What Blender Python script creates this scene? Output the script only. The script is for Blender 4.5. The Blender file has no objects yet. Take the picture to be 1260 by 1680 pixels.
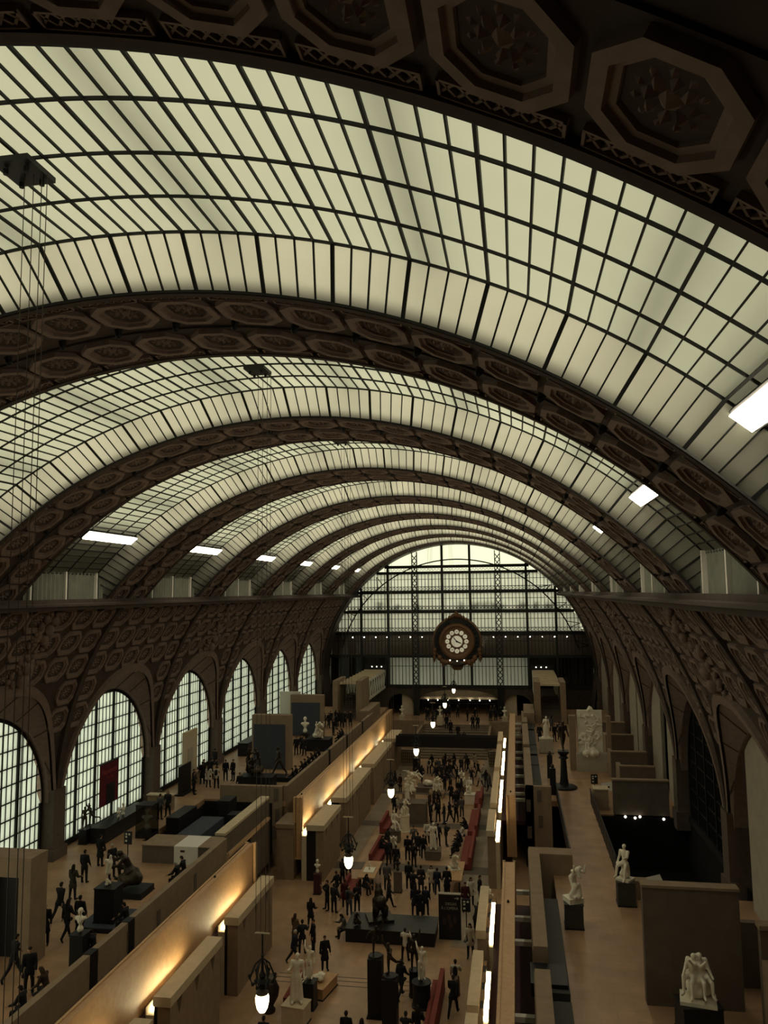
import bpy, bmesh, math, random
from mathutils import Matrix, Vector
R_ = math.radians
random.seed(7)
scene = bpy.context.scene
COL = scene.collection
LAB = bpy.data.scenes.new('workshop')      # scratch scene for evaluating meshes, removed at the end

# ------------------------------------------------------------------ camera
W, H, F = 1260.0, 1680.0, 1267.0
YAW, PITCH, ROLL = .1663, .1035, -.0123
CAM = Vector((8.45, 0.0, 20.03))
_fw = Vector((-math.sin(YAW)*math.cos(PITCH), math.cos(YAW)*math.cos(PITCH), math.sin(PITCH)))
_rt = Vector((math.cos(YAW), math.sin(YAW), 0)); _up = _rt.cross(_fw)
_r = _rt*math.cos(ROLL) + _up*math.sin(ROLL); _u = -_rt*math.sin(ROLL) + _up*math.cos(ROLL)
cd = bpy.data.cameras.new('camera'); cam = bpy.data.objects.new('camera', cd); COL.objects.link(cam)
cd.sensor_fit = 'VERTICAL'; cd.sensor_height = 24.0; cd.lens = 24.0*F/H
cd.clip_start = .1; cd.clip_end = 500
M = Matrix((_r, _u, -_fw)).transposed().to_4x4(); M.translation = CAM
cam.matrix_world = M
scene.camera = cam

def ray(x, y): return _r*((x-W/2)/F) - _u*((y-H/2)/F) + _fw
def atz(x, y, z):
    d = ray(x, y); return CAM + d*((z-CAM.z)/d.z)
def aty(x, y, Yv):
    d = ray(x, y); return CAM + d*(Yv/d.y)
def atx(x, y, Xv):
    d = ray(x, y); return CAM + d*((Xv-CAM.x)/d.x)
def px(P):
    d = Vector(P)-CAM; z = d.dot(_fw)
    if z < .05: return None
    return (W/2+F*d.dot(_r)/z, H/2-F*d.dot(_u)/z)

# ------------------------------------------------------------------ sky, exposure
world = bpy.data.worlds.new('overcast_sky'); scene.world = world; world.use_nodes = True
bg = world.node_tree.nodes['Background']; bg.inputs[0].default_value = (1.0, .99, .67, 1); bg.inputs[1].default_value = 1.25
scene.view_settings.view_transform = 'Standard'; scene.view_settings.look = 'None'
scene.view_settings.gamma = 1; scene.view_settings.use_curve_mapping = False
scene.view_settings.exposure = 0.0
cy = scene.cycles
cy.max_bounces = 7; cy.diffuse_bounces = 4; cy.glossy_bounces = 2; cy.transmission_bounces = 4; cy.transparent_max_bounces = 6
cy.caustics_reflective = False; cy.caustics_refractive = False
cy.sample_clamp_indirect = 4.0

# ------------------------------------------------------------------ materials
MATS = {}
def mat(name, col, rough=.7, metal=0, noise=None, bump=0, emis=None, col2=None, scale=3, spec=.3):
    if name in MATS: return MATS[name]
    m = bpy.data.materials.new(name); m.use_nodes = True; nt = m.node_tree; b = nt.nodes['Principled BSDF']
    b.inputs['Base Color'].default_value = (*col, 1); b.inputs['Roughness'].default_value = rough; b.inputs['Metallic'].default_value = metal
    b.inputs['Specular IOR Level'].default_value = spec
    if col2 or bump:
        tc = nt.nodes.new('ShaderNodeTexCoord'); n = nt.nodes.new('ShaderNodeTexNoise'); n.inputs['Scale'].default_value = scale; n.inputs['Detail'].default_value = 5
        nt.links.new(tc.outputs['Object'], n.inputs['Vector'])
        if col2:
            r = nt.nodes.new('ShaderNodeValToRGB'); r.color_ramp.elements[0].position = .3; r.color_ramp.elements[1].position = .7
            r.color_ramp.elements[0].color = (*col, 1); r.color_ramp.elements[1].color = (*col2, 1)
            nt.links.new(n.outputs['Fac'], r.inputs['Fac']); nt.links.new(r.outputs['Color'], b.inputs['Base Color'])
        if bump:
            bp = nt.nodes.new('ShaderNodeBump'); bp.inputs['Strength'].default_value = bump; bp.inputs['Distance'].default_value = .03
            nt.links.new(n.outputs['Fac'], bp.inputs['Height']); nt.links.new(bp.outputs['Normal'], b.inputs['Normal'])
    if emis:
        b.inputs['Emission Color'].default_value = (*emis[:3], 1); b.inputs['Emission Strength'].default_value = emis[3]
    MATS[name] = m; return m
def translucent(name, col, tex=None):
    m = bpy.data.materials.new(name); m.use_nodes = True; nt = m.node_tree; nt.nodes.remove(nt.nodes['Principled BSDF'])
    t = nt.nodes.new('ShaderNodeBsdfTranslucent'); t.inputs['Color'].default_value = (*col, 1)
    d = nt.nodes.new('ShaderNodeBsdfDiffuse'); d.inputs['Color'].default_value = (.40, .43, .36, 1)
    mx = nt.nodes.new('ShaderNodeMixShader'); mx.inputs[0].default_value = .28
    nt.links.new(t.outputs[0], mx.inputs[1]); nt.links.new(d.outputs[0], mx.inputs[2])
    nt.links.new(mx.outputs[0], nt.nodes['Material Output'].inputs['Surface'])
    if tex:
        tc = nt.nodes.new('ShaderNodeTexCoord'); n = nt.nodes.new('ShaderNodeTexNoise'); n.inputs['Scale'].default_value = tex
        r = nt.nodes.new('ShaderNodeValToRGB'); r.color_ramp.elements[0].color = tuple(c*.86 for c in col)+(1,); r.color_ramp.elements[1].color = (*[min(1, c*1.06) for c in col], 1)
        r.color_ramp.elements[0].position = .3; r.color_ramp.elements[1].position = .65
        nt.links.new(tc.outputs['Object'], n.inputs['Vector']); nt.links.new(n.outputs['Fac'], r.inputs['Fac']); nt.links.new(r.outputs['Color'], t.inputs['Color'])
    MATS[name] = m; return m
def tiles(name, c1, c2, cm, sx, sy, rough=.35, off=.5, mortar=.008):
    m = bpy.data.materials.new(name); m.use_nodes = True; nt = m.node_tree; b = nt.nodes['Principled BSDF']
    tc = nt.nodes.new('ShaderNodeTexCoord'); br = nt.nodes.new('ShaderNodeTexBrick')
    br.inputs['Color1'].default_value = (*c1, 1); br.inputs['Color2'].default_value = (*c2, 1); br.inputs['Mortar'].default_value = (*cm, 1)
    br.inputs['Scale'].default_value = 1; br.inputs['Brick Width'].default_value = sx; br.inputs['Row Height'].default_value = sy
    br.inputs['Mortar Size'].default_value = mortar; br.offset = off
    n = nt.nodes.new('ShaderNodeTexNoise'); n.inputs['Scale'].default_value = .8; n.inputs['Detail'].default_value = 6
    mx = nt.nodes.new('ShaderNodeMix'); mx.data_type = 'RGBA'; mx.blend_type = 'MULTIPLY'; mx.inputs[0].default_value = .55
    nt.links.new(tc.outputs['Object'], br.inputs['Vector']); nt.links.new(tc.outputs['Object'], n.inputs['Vector'])
    nt.links.new(br.outputs['Color'], mx.inputs[6]); nt.links.new(n.outputs['Fac'], mx.inputs[7]); nt.links.new(mx.outputs[2], b.inputs['Base Color'])
    b.inputs['Roughness'].default_value = rough; b.inputs['Specular IOR Level'].default_value = .25
    MATS[name] = m; return m

mat('stone', (.235, .172, .115), .85, col2=(.29, .215, .145), bump=.12, scale=2.2)
mat('stone_dark', (.12, .095, .075), .85, col2=(.15, .12, .095), bump=.1, scale=2)
mat('cap_stone', (.50, .42, .29), .8, col2=(.58, .49, .35), bump=.08, scale=3)
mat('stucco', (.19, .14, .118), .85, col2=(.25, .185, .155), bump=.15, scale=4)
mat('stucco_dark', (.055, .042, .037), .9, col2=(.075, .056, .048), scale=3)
mat('pier_stone', (.10, .075, .062), .85, col2=(.13, .1, .08), scale=3)
mat('iron', (.022, .024, .024), .6, .3)
mat('iron_brown', (.075, .06, .045), .6, .2, col2=(.05, .04, .03))
mat('black', (.012, .012, .014), .5)
mat('black_gloss', (.010, .011, .012), .42, spec=.35)
mat('deep_shade', (.006, .006, .007), .9)  # near-black paint that stands in for deep shade
mat('copper', (.50, .31, .165), .5, col2=(.58, .37, .20), bump=.05, scale=5)
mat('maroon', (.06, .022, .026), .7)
mat('red_velvet', (.17, .034, .026), .8, col2=(.21, .045, .035))
mat('marble', (.74, .69, .56), .5, col2=(.82, .78, .66), bump=.05, scale=6)
mat('bronze', (.035, .028, .022), .35, .6, col2=(.06, .045, .03))
mat('gilt', (.21, .115, .06), .5, .4, col2=(.13, .07, .038), scale=8)
mat('white_paint', (.7, .69, .62), .7)
mat('grey_plaster', (.36, .33, .27), .9, col2=(.42, .385, .31), scale=1.5)
mat('blue_panel', (.045, .055, .075), .8, col2=(.055, .066, .088))
mat('wood_table', (.42, .25, .12), .5, col2=(.5, .31, .16))
mat('curtain', (.20, .21, .17), .9, col2=(.15, .16, .13), scale=2)
mat('slate', (.042, .043, .04), .7, col2=(.055, .056, .052))
tiles('floor_stone', (.56, .355, .21), (.51, .32, .19), (.42, .26, .155), .62, .62, .35, 0)
tiles('floor_terrace', (.55, .345, .205), (.47, .30, .18), (.38, .24, .145), 1.3, .65, .4)
tiles('floor_side', (.45, .36, .265), (.40, .32, .235), (.3, .24, .18), .9, .9, .5)
mat('floor_band', (.11, .085, .065), .5, col2=(.14, .11, .085))
translucent('sky_glass', (.69, .675, .62), .35)
translucent('side_glass', (.76, .70, .64), .5)
translucent('window_glass', (.86, .95, 1.0), .25)
translucent('end_glass', (1, 1, .97), .2)
def clear(name, col):
    m = bpy.data.materials.new(name); m.use_nodes = True; nt = m.node_tree; nt.nodes.remove(nt.nodes['Principled BSDF'])
    t = nt.nodes.new('ShaderNodeBsdfTransparent'); t.inputs['Color'].default_value = (*col, 1)
    g = nt.nodes.new('ShaderNodeBsdfGlossy'); g.inputs['Roughness'].default_value = .05
    mx = nt.nodes.new('ShaderNodeMixShader'); mx.inputs[0].default_value = .04
    nt.links.new(t.outputs[0], mx.inputs[1]); nt.links.new(g.outputs[0], mx.inputs[2]); nt.links.new(mx.outputs[0], nt.nodes['Material Output'].inputs['Surface'])
    MATS[name] = m
clear('clear_glass', (.92, .93, .9)); clear('smoked_glass', (.35, .36, .36))
mat('flood', (1, .9, .7), .5, emis=(1, .86, .62, 25))
mat('globe', (1, .95, .8), .5, emis=(1, .84, .50, 5))
mat('strip', (1, .9, .7), .5, emis=(1, .84, .47, 30))
mat('spot', (1, .9, .8), .5, emis=(1, .9, .7, 4))

# ------------------------------------------------------------------ mesh helpers
class MB:
    def __init__(s): s.v = []; s.f = []; s.mi = []; s.cur = 0
    def add(s, vs, fs):
        o = len(s.v); s.v += [tuple(v) for v in vs]; s.f += [tuple(i+o for i in f) for f in fs]; s.mi += [s.cur]*len(fs); return s
    def box(s, x0, x1, y0, y1, z0, z1, m=None):
        vs = [(x, y, z) for z in (z0, z1) for y in (y0, y1) for x in (x0, x1)]
        if m: vs = [m @ Vector(v) for v in vs]
        return s.add(vs, [(0, 2, 3, 1), (4, 5, 7, 6), (0, 1, 5, 4), (2, 6, 7, 3), (0, 4, 6, 2), (1, 3, 7, 5)])
    def cbox(s, c, sz, m=None):
        return s.box(c[0]-sz[0]/2, c[0]+sz[0]/2, c[1]-sz[1]/2, c[1]+sz[1]/2, c[2]-sz[2]/2, c[2]+sz[2]/2, m)
    def quad(s, a, b, c, d): return s.add([a, b, c, d], [(0, 1, 2, 3)])
    def prism(s, pts, a, b, axis='x'):          # polygon extruded along axis
        n = len(pts)
        def mk(p, t): return {'x': (t, p[0], p[1]), 'y': (p[0], t, p[1]), 'z': (p[0], p[1], t)}[axis]
        vs = [mk(p, a) for p in pts]+[mk(p, b) for p in pts]
        return s.add(vs, [tuple(range(n))[::-1], tuple(range(n, 2*n))]+[(i, (i+1) % n, n+(i+1) % n, n+i) for i in range(n)])
    def tube(s, pts, rad, n=6, cap=True):
        pts = [Vector(p) for p in pts]; rings = []
        rr = rad if isinstance(rad, (list, tuple)) else [rad]*len(pts)
        o = len(s.v); fs = []
        for i, p in enumerate(pts):
            d = (pts[min(i+1, len(pts)-1)]-pts[max(i-1, 0)]).normalized()
            a = d.orthogonal().normalized() if abs(d.z) > .9 else d.cross(Vector((0, 0, 1))).normalized()
            if abs(d.z) > .9: a = Vector((1, 0, 0)) - d*d.x; a.normalize()
            b = d.cross(a)
            for k in range(n):
                t = 2*math.pi*k/n; s.v.append(tuple(p+(a*math.cos(t)+b*math.sin(t))*rr[i]))
        for i in range(len(pts)-1):
            for k in range(n):
                fs.append((o+i*n+k, o+i*n+(k+1) % n, o+(i+1)*n+(k+1) % n, o+(i+1)*n+k))
        if cap: fs += [tuple(o+k for k in range(n))[::-1], tuple(o+(len(pts)-1)*n+k for k in range(n))]
        s.f += fs; s.mi += [s.cur]*len(fs); return s
    def lathe(s, prof, n=12, c=(0, 0, 0), m=None):    # prof: (radius, z)
        o = len(s.v); fs = []
        for r, z in prof:
            for k in range(n):
                t = 2*math.pi*k/n; p = Vector((c[0]+r*math.cos(t), c[1]+r*math.sin(t), c[2]+z)); s.v.append(tuple(m @ p if m else p))
        for i in range(len(prof)-1):
            for k in range(n): fs.append((o+i*n+k, o+i*n+(k+1) % n, o+(i+1)*n+(k+1) % n, o+(i+1)*n+k))
        fs += [tuple(o+k for k in range(n))[::-1], tuple(o+(len(prof)-1)*n+k for k in range(n))]
        s.f += fs; s.mi += [s.cur]*len(fs); return s
    def ball(s, c, r, n=8, sc=(1, 1, 1), m=None):
        prof = [(max(.001, math.sin(math.pi*i/(n//2+1))), -math.cos(math.pi*i/(n//2+1))) for i in range(0, n//2+2)]
        o = len(s.v); s.lathe(prof, n)
        for i in range(o, len(s.v)):
            v = Vector((s.v[i][0]*r*sc[0]+c[0], s.v[i][1]*r*sc[1]+c[1], s.v[i][2]*r*sc[2]+c[2])); s.v[i] = tuple(m @ v if m else v)
        return s
    def mesh(s, name, mats=None, smooth=False):
        me = bpy.data.meshes.new(name); me.from_pydata(s.v, [], s.f)
        for m in mats or []: me.materials.append(MATS[m] if isinstance(m, str) else m)
        if mats and len(mats) > 1: me.polygons.foreach_set('material_index', s.mi)
        if smooth: me.polygons.foreach_set('use_smooth', [True]*len(me.polygons))
        me.update(); return me
    def build(s, name, m, parent=None, smooth=False, **kw):
        return obj(name, s.mesh(name, m if isinstance(m, list) else [m], smooth), parent, **kw)
def obj(name, me, parent=None, loc=None, mtx=None, rz=None, **kw):
    o = bpy.data.objects.new(name, me); COL.objects.link(o)
    if parent: o.parent = parent
    if mtx is not None: o.matrix_basis = mtx
    if loc is not None: o.location = loc
    if rz is not None: o.rotation_euler = (0, 0, rz)
    tag(o, **kw); return o
def tag(o, label=None, cat=None, group=None, kind=None):
    if label: o['label'] = label
    if cat: o['category'] = cat
    if group: o['group'] = group
    if kind: o['kind'] = kind
    return o
def thing(name, label, cat, loc=(0, 0, 0), rz=0, group=None, kind=None):
    return obj(name, None, None, loc, rz=rz, label=label, cat=cat, group=group, kind=kind)
def struct(name, mb, m, label=None, cat=None, **kw):
    return mb.build(name, m, kind='structure', label=label, cat=cat, **kw)

# ------------------------------------------------------------------ vault constants
VR, ZC = 18.95, 7.87
RIBS = [5.42+12.785*k for k in range(9)]; HW = 2.37
BAYS = [(RIBS[k]+RIBS[k+1])/2 for k in range(8)]
YEND = 112.57
T0 = R_(37.2); T1 = math.pi-T0
NM = 22; DM = (T1-T0)/NM
def vp(r, t, y): return (r*math.cos(t), y, ZC+r*math.sin(t))
def vmtx(r, t, y):     # local x: along the arch, local y: along the nave, local z: towards the nave
    c, s = math.cos(t), math.sin(t)
    m = Matrix(((-s, 0, -c), (0, 1, 0), (c, 0, -s))).to_4x4(); m.translation = vp(r, t, y); return m
def inview(P, pad=60):
    q = px(P); return q is not None and -pad < q[0] < W+pad and -pad < q[1] < H+pad

def coffer_mb(mb, a, b, m=None, petals=8):
    """octagonal coffer a x b with raised moulded rim and a rosette"""
    def octa(k, z):
        x, y = a/2*k, b/2-(a/2)*(1-k); y = max(.05, y); c = min(x, y)*.55
        return [(x, -y+c, z), (x, y-c, z), (x-c, y, z), (-x+c, y, z), (-x, y-c, z), (-x, -y+c, z), (-x+c, -y, z), (x-c, -y, z)]
    rings = [octa(1, 0), octa(.98, .13), octa(.76, .13), octa(.73, .06), octa(.62, .05), octa(.59, -.06)]
    o = len(mb.v); vs = [p for r in rings for p in r]; fs = []
    for i in range(5):
        for k in range(8): fs.append((i*8+k, i*8+(k+1) % 8, (i+1)*8+(k+1) % 8, (i+1)*8+k))
    fs.append(tuple(40+k for k in range(8)))
    for ring, np_, r_in, r_out, zb, zt in ((0, petals+3, .5, 1.22, -.055, .045), (1, petals, .2, .8, -.02, .085)):
        for k in range(np_):
            t0 = 2*math.pi*(k+.5*ring)/np_; t1 = t0+2*math.pi/np_*.9; tm = (t0+t1)/2
            rx, ry = a*.25, b*.25
            n = len(vs)
            vs += [(rx*r_in*math.cos(tm), ry*r_in*math.sin(tm), zb), (rx*r_out*.85*math.cos(t0), ry*r_out*.85*math.sin(t0), zb), (rx*r_out*math.cos(tm), ry*r_out*math.sin(tm), zb+.02), (rx*r_out*.85*math.cos(t1), ry*r_out*.85*math.sin(t1), zb), (rx*r_out*.7*math.cos(tm), ry*r_out*.7*math.sin(tm), zt)]
            fs += [(n, n+1, n+4), (n+1, n+2, n+4), (n+2, n+3, n+4), (n+3, n, n+4)]
    n = len(vs); vs += [(a*.10*math.cos(2*math.pi*k/6), b*.10*math.sin(2*math.pi*k/6), -.02) for k in range(6)]+[(0, 0, .09)]
    fs += [(n+k, n+(k+1) % 6, n+6) for k in range(6)]
    if m: vs = [tuple(m @ Vector(v)) for v in vs]
    mb.add(vs, fs)
def trellis_mb(mb, L, w, m=None):
    """small pierced lattice panel"""
    t = MB(); f = .035
    t.box(-L/2, L/2, -w/2, -w/2+f, 0, .1); t.box(-L/2, L/2, w/2-f, w/2, 0, .1); t.box(-L/2, -L/2+f, -w/2, w/2, 0, .1); t.box(L/2-f, L/2, -w/2, w/2, 0, .1)
    n = 7; h = w/2-f
    for k in range(n):
        x = -L/2+L*(k+.5)/n
        for s in (-1, 1):
            mm = Matrix.Translation((x, 0, 0)) @ Matrix.Rotation(s*R_(48), 4, 'Z'); t.box(-h*1.15, h*1.15, -.018, .018, .02, .07, mm)
    vs = [tuple(m @ Vector(v)) for v in t.v] if m else t.v
    mb.add(vs, t.f)

CW, CL = 1.46, 1.56
_c = MB(); coffer_mb(_c, CW, CL); COFFER = _c.mesh('rib_coffer', ['stucco'])
_c = MB(); trellis_mb(_c, 1.42, .30); TRELLIS = _c.mesh('trellis', ['stucco'])
WCL = 1.92
_c = MB(); coffer_mb(_c, 1.5, WCL); WCOFFER = _c.mesh('wall_coffer', ['stucco'])

# ------------------------------------------------------------------ ribs
for k, yk in enumerate(RIBS):
    mb = MB(); n = 72
    prof = [(-HW, 18.95), (-HW+.2, 18.95), (-HW+.2, 19.08), (-.28, 19.08), (-.28, 19.14), (.28, 19.14), (.28, 19.08), (HW-.2, 19.08), (HW-.2, 18.95), (HW, 18.95), (HW, 19.32), (-HW, 19.32)]
    vs = [vp(r, T0+(T1-T0)*i/n, yk+dy) for i in range(n+1) for dy, r in prof]; q = len(prof)
    fs = [(i*q+j, i*q+(j+1) % q, (i+1)*q+(j+1) % q, (i+1)*q+j) for i in range(n) for j in range(q)]+[tuple(range(q)), tuple(n*q+j for j in range(q))[::-1]]
    mb.add(vs, fs)
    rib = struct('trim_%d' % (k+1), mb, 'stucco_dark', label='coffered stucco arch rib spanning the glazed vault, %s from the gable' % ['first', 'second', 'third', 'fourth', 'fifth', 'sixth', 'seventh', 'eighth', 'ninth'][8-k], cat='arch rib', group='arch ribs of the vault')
    far = MB()
    for i in range(NM):
        t = T0+DM*(i+.5)
        for s in (-1, 1):
            mc = vmtx(19.08, t, yk+s*1.13); mt = vmtx(19.08, t, yk+s*2.03)
            if k == 0 and not inview(vp(19, t, yk+s*1.1), 200): continue
            if k <= 4 and inview(vp(19, t, yk+s*1.1), 150):
                obj('coffer', COFFER, rib, mtx=mc)
                if k <= 2: obj('trellis_panel', TRELLIS, rib, mtx=mt)
                else: trellis_mb(far, 1.42, .30, mt)
            else:
                coffer_mb(far, CW, CL, mc, 6)
        if i and 0 < k < 5:
            t = T0+DM*i
            bolt = MB(); bolt.lathe([(.11, -.02), (.09, .14), (.04, .22)], 6)
            obj('boss', bolt.mesh('boss', ['iron']), rib, mtx=vmtx(19.12, t, yk))
    if far.v: far.build('coffer_field', 'stucco', rib, kind='stuff')

# end arch between the last rib and the gable
mb = MB(); n = 72; vs = []; 
prof = [(RIBS[8]+HW, 18.95), (YEND+.3, 18.95), (YEND+.3, 20.3), (RIBS[8]+HW, 20.3)]
vs = [vp(r, math.pi*i/n, y) for i in range(n+1) for y, r in prof]
mb.add(vs, [(i*4+j, i*4+(j+1) % 4, (i+1)*4+(j+1) % 4, (i+1)*4+j) for i in range(n) for j in range(4)])
struct('trim_10', mb, 'iron_brown', label='plain brown end arch framing the glazed gable', cat='arch')

# ------------------------------------------------------------------ skylights
RG = 19.95
TG0 = math.asin((21.27-ZC)/RG)
COLS = NM*4
for k in range(8):
    ya, yb = RIBS[k]+HW, RIBS[k+1]-HW
    ca, cb = ya+1.0, yb-1.0
    w = thing('window_%d' % (k+1), ['large-paned skylight bay before the first coffered arch', 'skylight bay between the two widest coffered arches'][k] if k < 2 else 'glazed skylight bay between arches farther along the vault', 'skylight', (0, 0, 0), kind='structure', group=None if k < 2 else 'far skylight bays')
    bars = MB(); panes = []
    rows = [(ya, 19.02, ca, RG)]+[(ca+(cb-ca)*i/4, RG, ca+(cb-ca)*(i+1)/4, RG) for i in range(4)]+[(cb, RG, yb, 19.02)]
    for ri, (y0, r0, y1, r1) in enumerate(rows):
        for c in range(COLS):
            t0 = T0+(T1-T0)*c/COLS; t1 = T0+(T1-T0)*(c+1)/COLS
            if 0 < ri < 5 and (t1 < TG0 or t0 > math.pi-TG0): continue
            q = [vp(r0, t0, y0), vp(r0, t1, y0), vp(r1, t1, y1), vp(r1, t0, y1)]
            panes.append((q, ri))
    def area(q):
        s = [px(p) for p in q]
        if any(p is None for p in s): return 0
        c = (sum(p[0] for p in s)/4, sum(p[1] for p in s)/4)
        if not(-10 < c[0] < W+10 and -10 < c[1] < H+10): return 0
        return abs(sum(s[i][0]*s[(i+1) % 4][1]-s[(i+1) % 4][0]*s[i][1] for i in range(4)))/2
    order = sorted(panes, key=lambda p: -area(p[0]))
    single = order[:300] if k < 3 else []
    ids = set(id(p) for p in single); rest = {0: MB(), 1: MB()}
    for p in panes:
        q, ri = p; side = ri in (0, 5)
        if id(p) in ids:
            c = Vector(q[0]); b = MB().quad(*[Vector(v)-c for v in q]); obj('pane', b.mesh('pane', ['side_glass' if side else 'sky_glass']), w, c)
        else: rest[1 if side else 0].quad(*q)
    for i, m_ in ((0, 'sky_glass'), (1, 'side_glass')):
        if rest[i].v: rest[i].build('pane_field', m_, w, kind='stuff')
    # glazing bars
    for c in range(COLS+1):
        t = T0+(T1-T0)*c/COLS; big = c % 4 == 0
        hw = .017 if not big else .03
        def bar(P, Q, n_in, hw, dep=.05):
            P, Q = Vector(P), Vector(Q); d = (Q-P).normalized(); s = d.cross(n_in).normalized()*hw; n_ = n_in*dep
            bars.add([P-s, P+s, P+s+n_, P-s+n_, Q-s, Q+s, Q+s+n_, Q-s+n_], [(0, 1, 2, 3), (7, 6, 5, 4), (0, 4, 5, 1), (1, 5, 6, 2), (2, 6, 7, 3), (3, 7, 4, 0)])
        N = Vector((-math.cos(t), 0, -math.sin(t)))
        if TG0-.01 < t < math.pi-TG0+.01: bar(vp(RG, t, ca), vp(RG, t, cb), N, hw)
        bar(vp(19.02, t, ya), vp(RG, t, ca), (N+Vector((0, .9, 0))).normalized(), hw*1.4 if big else hw)
        bar(vp(RG, t, cb), vp(19.02, t, yb), (N+Vector((0, -.9, 0))).normalized(), hw*1.4 if big else hw)
    for y, r, hw_ in [(ca, RG, .032), (cb, RG, .032)]+[(ca+(cb-ca)*i/4, RG, .024) for i in (1, 2, 3)]+[(ya, 19.02, .06), (yb, 19.02, .06)]:
        n = COLS; t0_, t1_ = (T0, T1) if r < 19.5 else (TG0, math.pi-TG0)
        prof = [(-hw_, r-.05), (hw_, r-.05), (hw_, r), (-hw_, r)]
        vs = [vp(rr, t0_+(t1_-t0_)*i/n, y+dy) for i in range(n+1) for dy, rr in prof]
        bars.add(vs, [(i*4+j, i*4+(j+1) % 4, (i+1)*4+(j+1) % 4, (i+1)*4+j) for i in range(n) for j in range(4)])
    bars.build('glazing_bars', 'iron', w, kind='stuff')
    # curtained upright glazing above the cornice, both sides
    for s in (-1, 1):
        cu = MB(); x = s*14.76; n = 40
        ys = [ya+.4+(yb-ya-.8)*i/n for i in range(n+1)]
        for i in range(n):
            xa = x+s*.06*(i % 2); xb = x+s*.06*((i+1) % 2)
            cu.quad((xa, ys[i], 19.7), (xb, ys[i+1], 19.7), (xb, ys[i+1], 21.35), (xa, ys[i], 21.35))
        cu.build('curtain', 'curtain', w)
        for yy in (BAYS[k]-3.1, BAYS[k]-.1, BAYS[k]+2.9):
            MB().box(x-.12, x+.1, yy-.16, yy-.02, 19.7, 21.3).build('curtain_post', 'white_paint', w)
            MB().box(x-.1, x+.1, yy+.02, yy+.1, 19.7, 21.3).build('curtain_gap', 'black', w)
    # hoist plate at the crown
    hp = thing('hoist_plate', 'black hoist plate at the crown of the %s skylight bay from the gable' % ['first', 'second', 'third', 'fourth', 'fifth', 'sixth', 'seventh', 'eighth'][7-k], 'hoist plate', vp(RG-.18, math.pi/2, BAYS[k]+.05), group='lamp hoist plates on the skylights')
    MB().box(-.36, .36, -.42, .42, -.08, .02).build('plate', 'black', hp)
    for dx, dy in ((-.2, -.2), (.2, -.2), (-.2, .25), (.2, .25)): MB().lathe([(.05, -.2), (.05, -.1)], 6, (dx, dy, 0)).build('pulley', 'iron', hp)
    # floodlight boxes on the haunches
    for s in (-1, 1):
        if k == 0 and s < 0: continue
        t = R_(50.2) if s > 0 else R_(129.8)
        side = 'right' if s > 0 else 'left'
        L = 2.5
        fl = obj('floodlight', None, None, mtx=vmtx(RG-.1, t, BAYS[k]+.6), label='glowing floodlight strip above the %s, %s skylight bay counted from the gable' % ('arched windows' if s < 0 else 'statue walkway', ['first', 'second', 'third', 'fourth', 'fifth', 'sixth', 'seventh', 'eighth'][7-k]), cat='floodlight', group='floodlights on the %s haunch' % side)
        MB().box(-.3, .3, -L, L, -.06, .06).build('housing', 'iron', fl)
        for i in range(4): MB().box(-.25, .25, -L+.08+2*L*i/4, -L+2*L*(i+1)/4-.02, .06, .12).build('lens', 'flood', fl)

# unseen roof shell added to darken the haunch glass; purlins above the lit glass
ro = MB(); n = 10
for a0, a1 in ((R_(20), R_(52.5)), (R_(127.5), R_(160))):
    vs = [vp(r, a0+(a1-a0)*i/n, y) for i in range(n+1) for y, r in ((2, 20.55), (113, 20.55), (113, 20.8), (2, 20.8))]
    ro.add(vs, [(i*4+j, i*4+(j+1) % 4, (i+1)*4+(j+1) % 4, (i+1)*4+j) for i in range(n) for j in range(4)]+[(0, 1, 2, 3), tuple(n*4+j for j in (3, 2, 1, 0))])
struct('ceiling', ro, 'grey_plaster', label='unseen pale roof shell added to darken the haunch glass', cat='roof')
pu = thing('roof_purlins', 'roof purlins shadowing the skylight glass from above', 'purlin', kind='structure')
for i in range(-3, 4):
    t = math.pi/2+R_(12.8*i+5.5); m_ = vmtx(20.45, t, 56)
    MB().box(-.16, .16, -54, 54, -.12, .12, m_).build('purlin', 'iron', pu)

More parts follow.
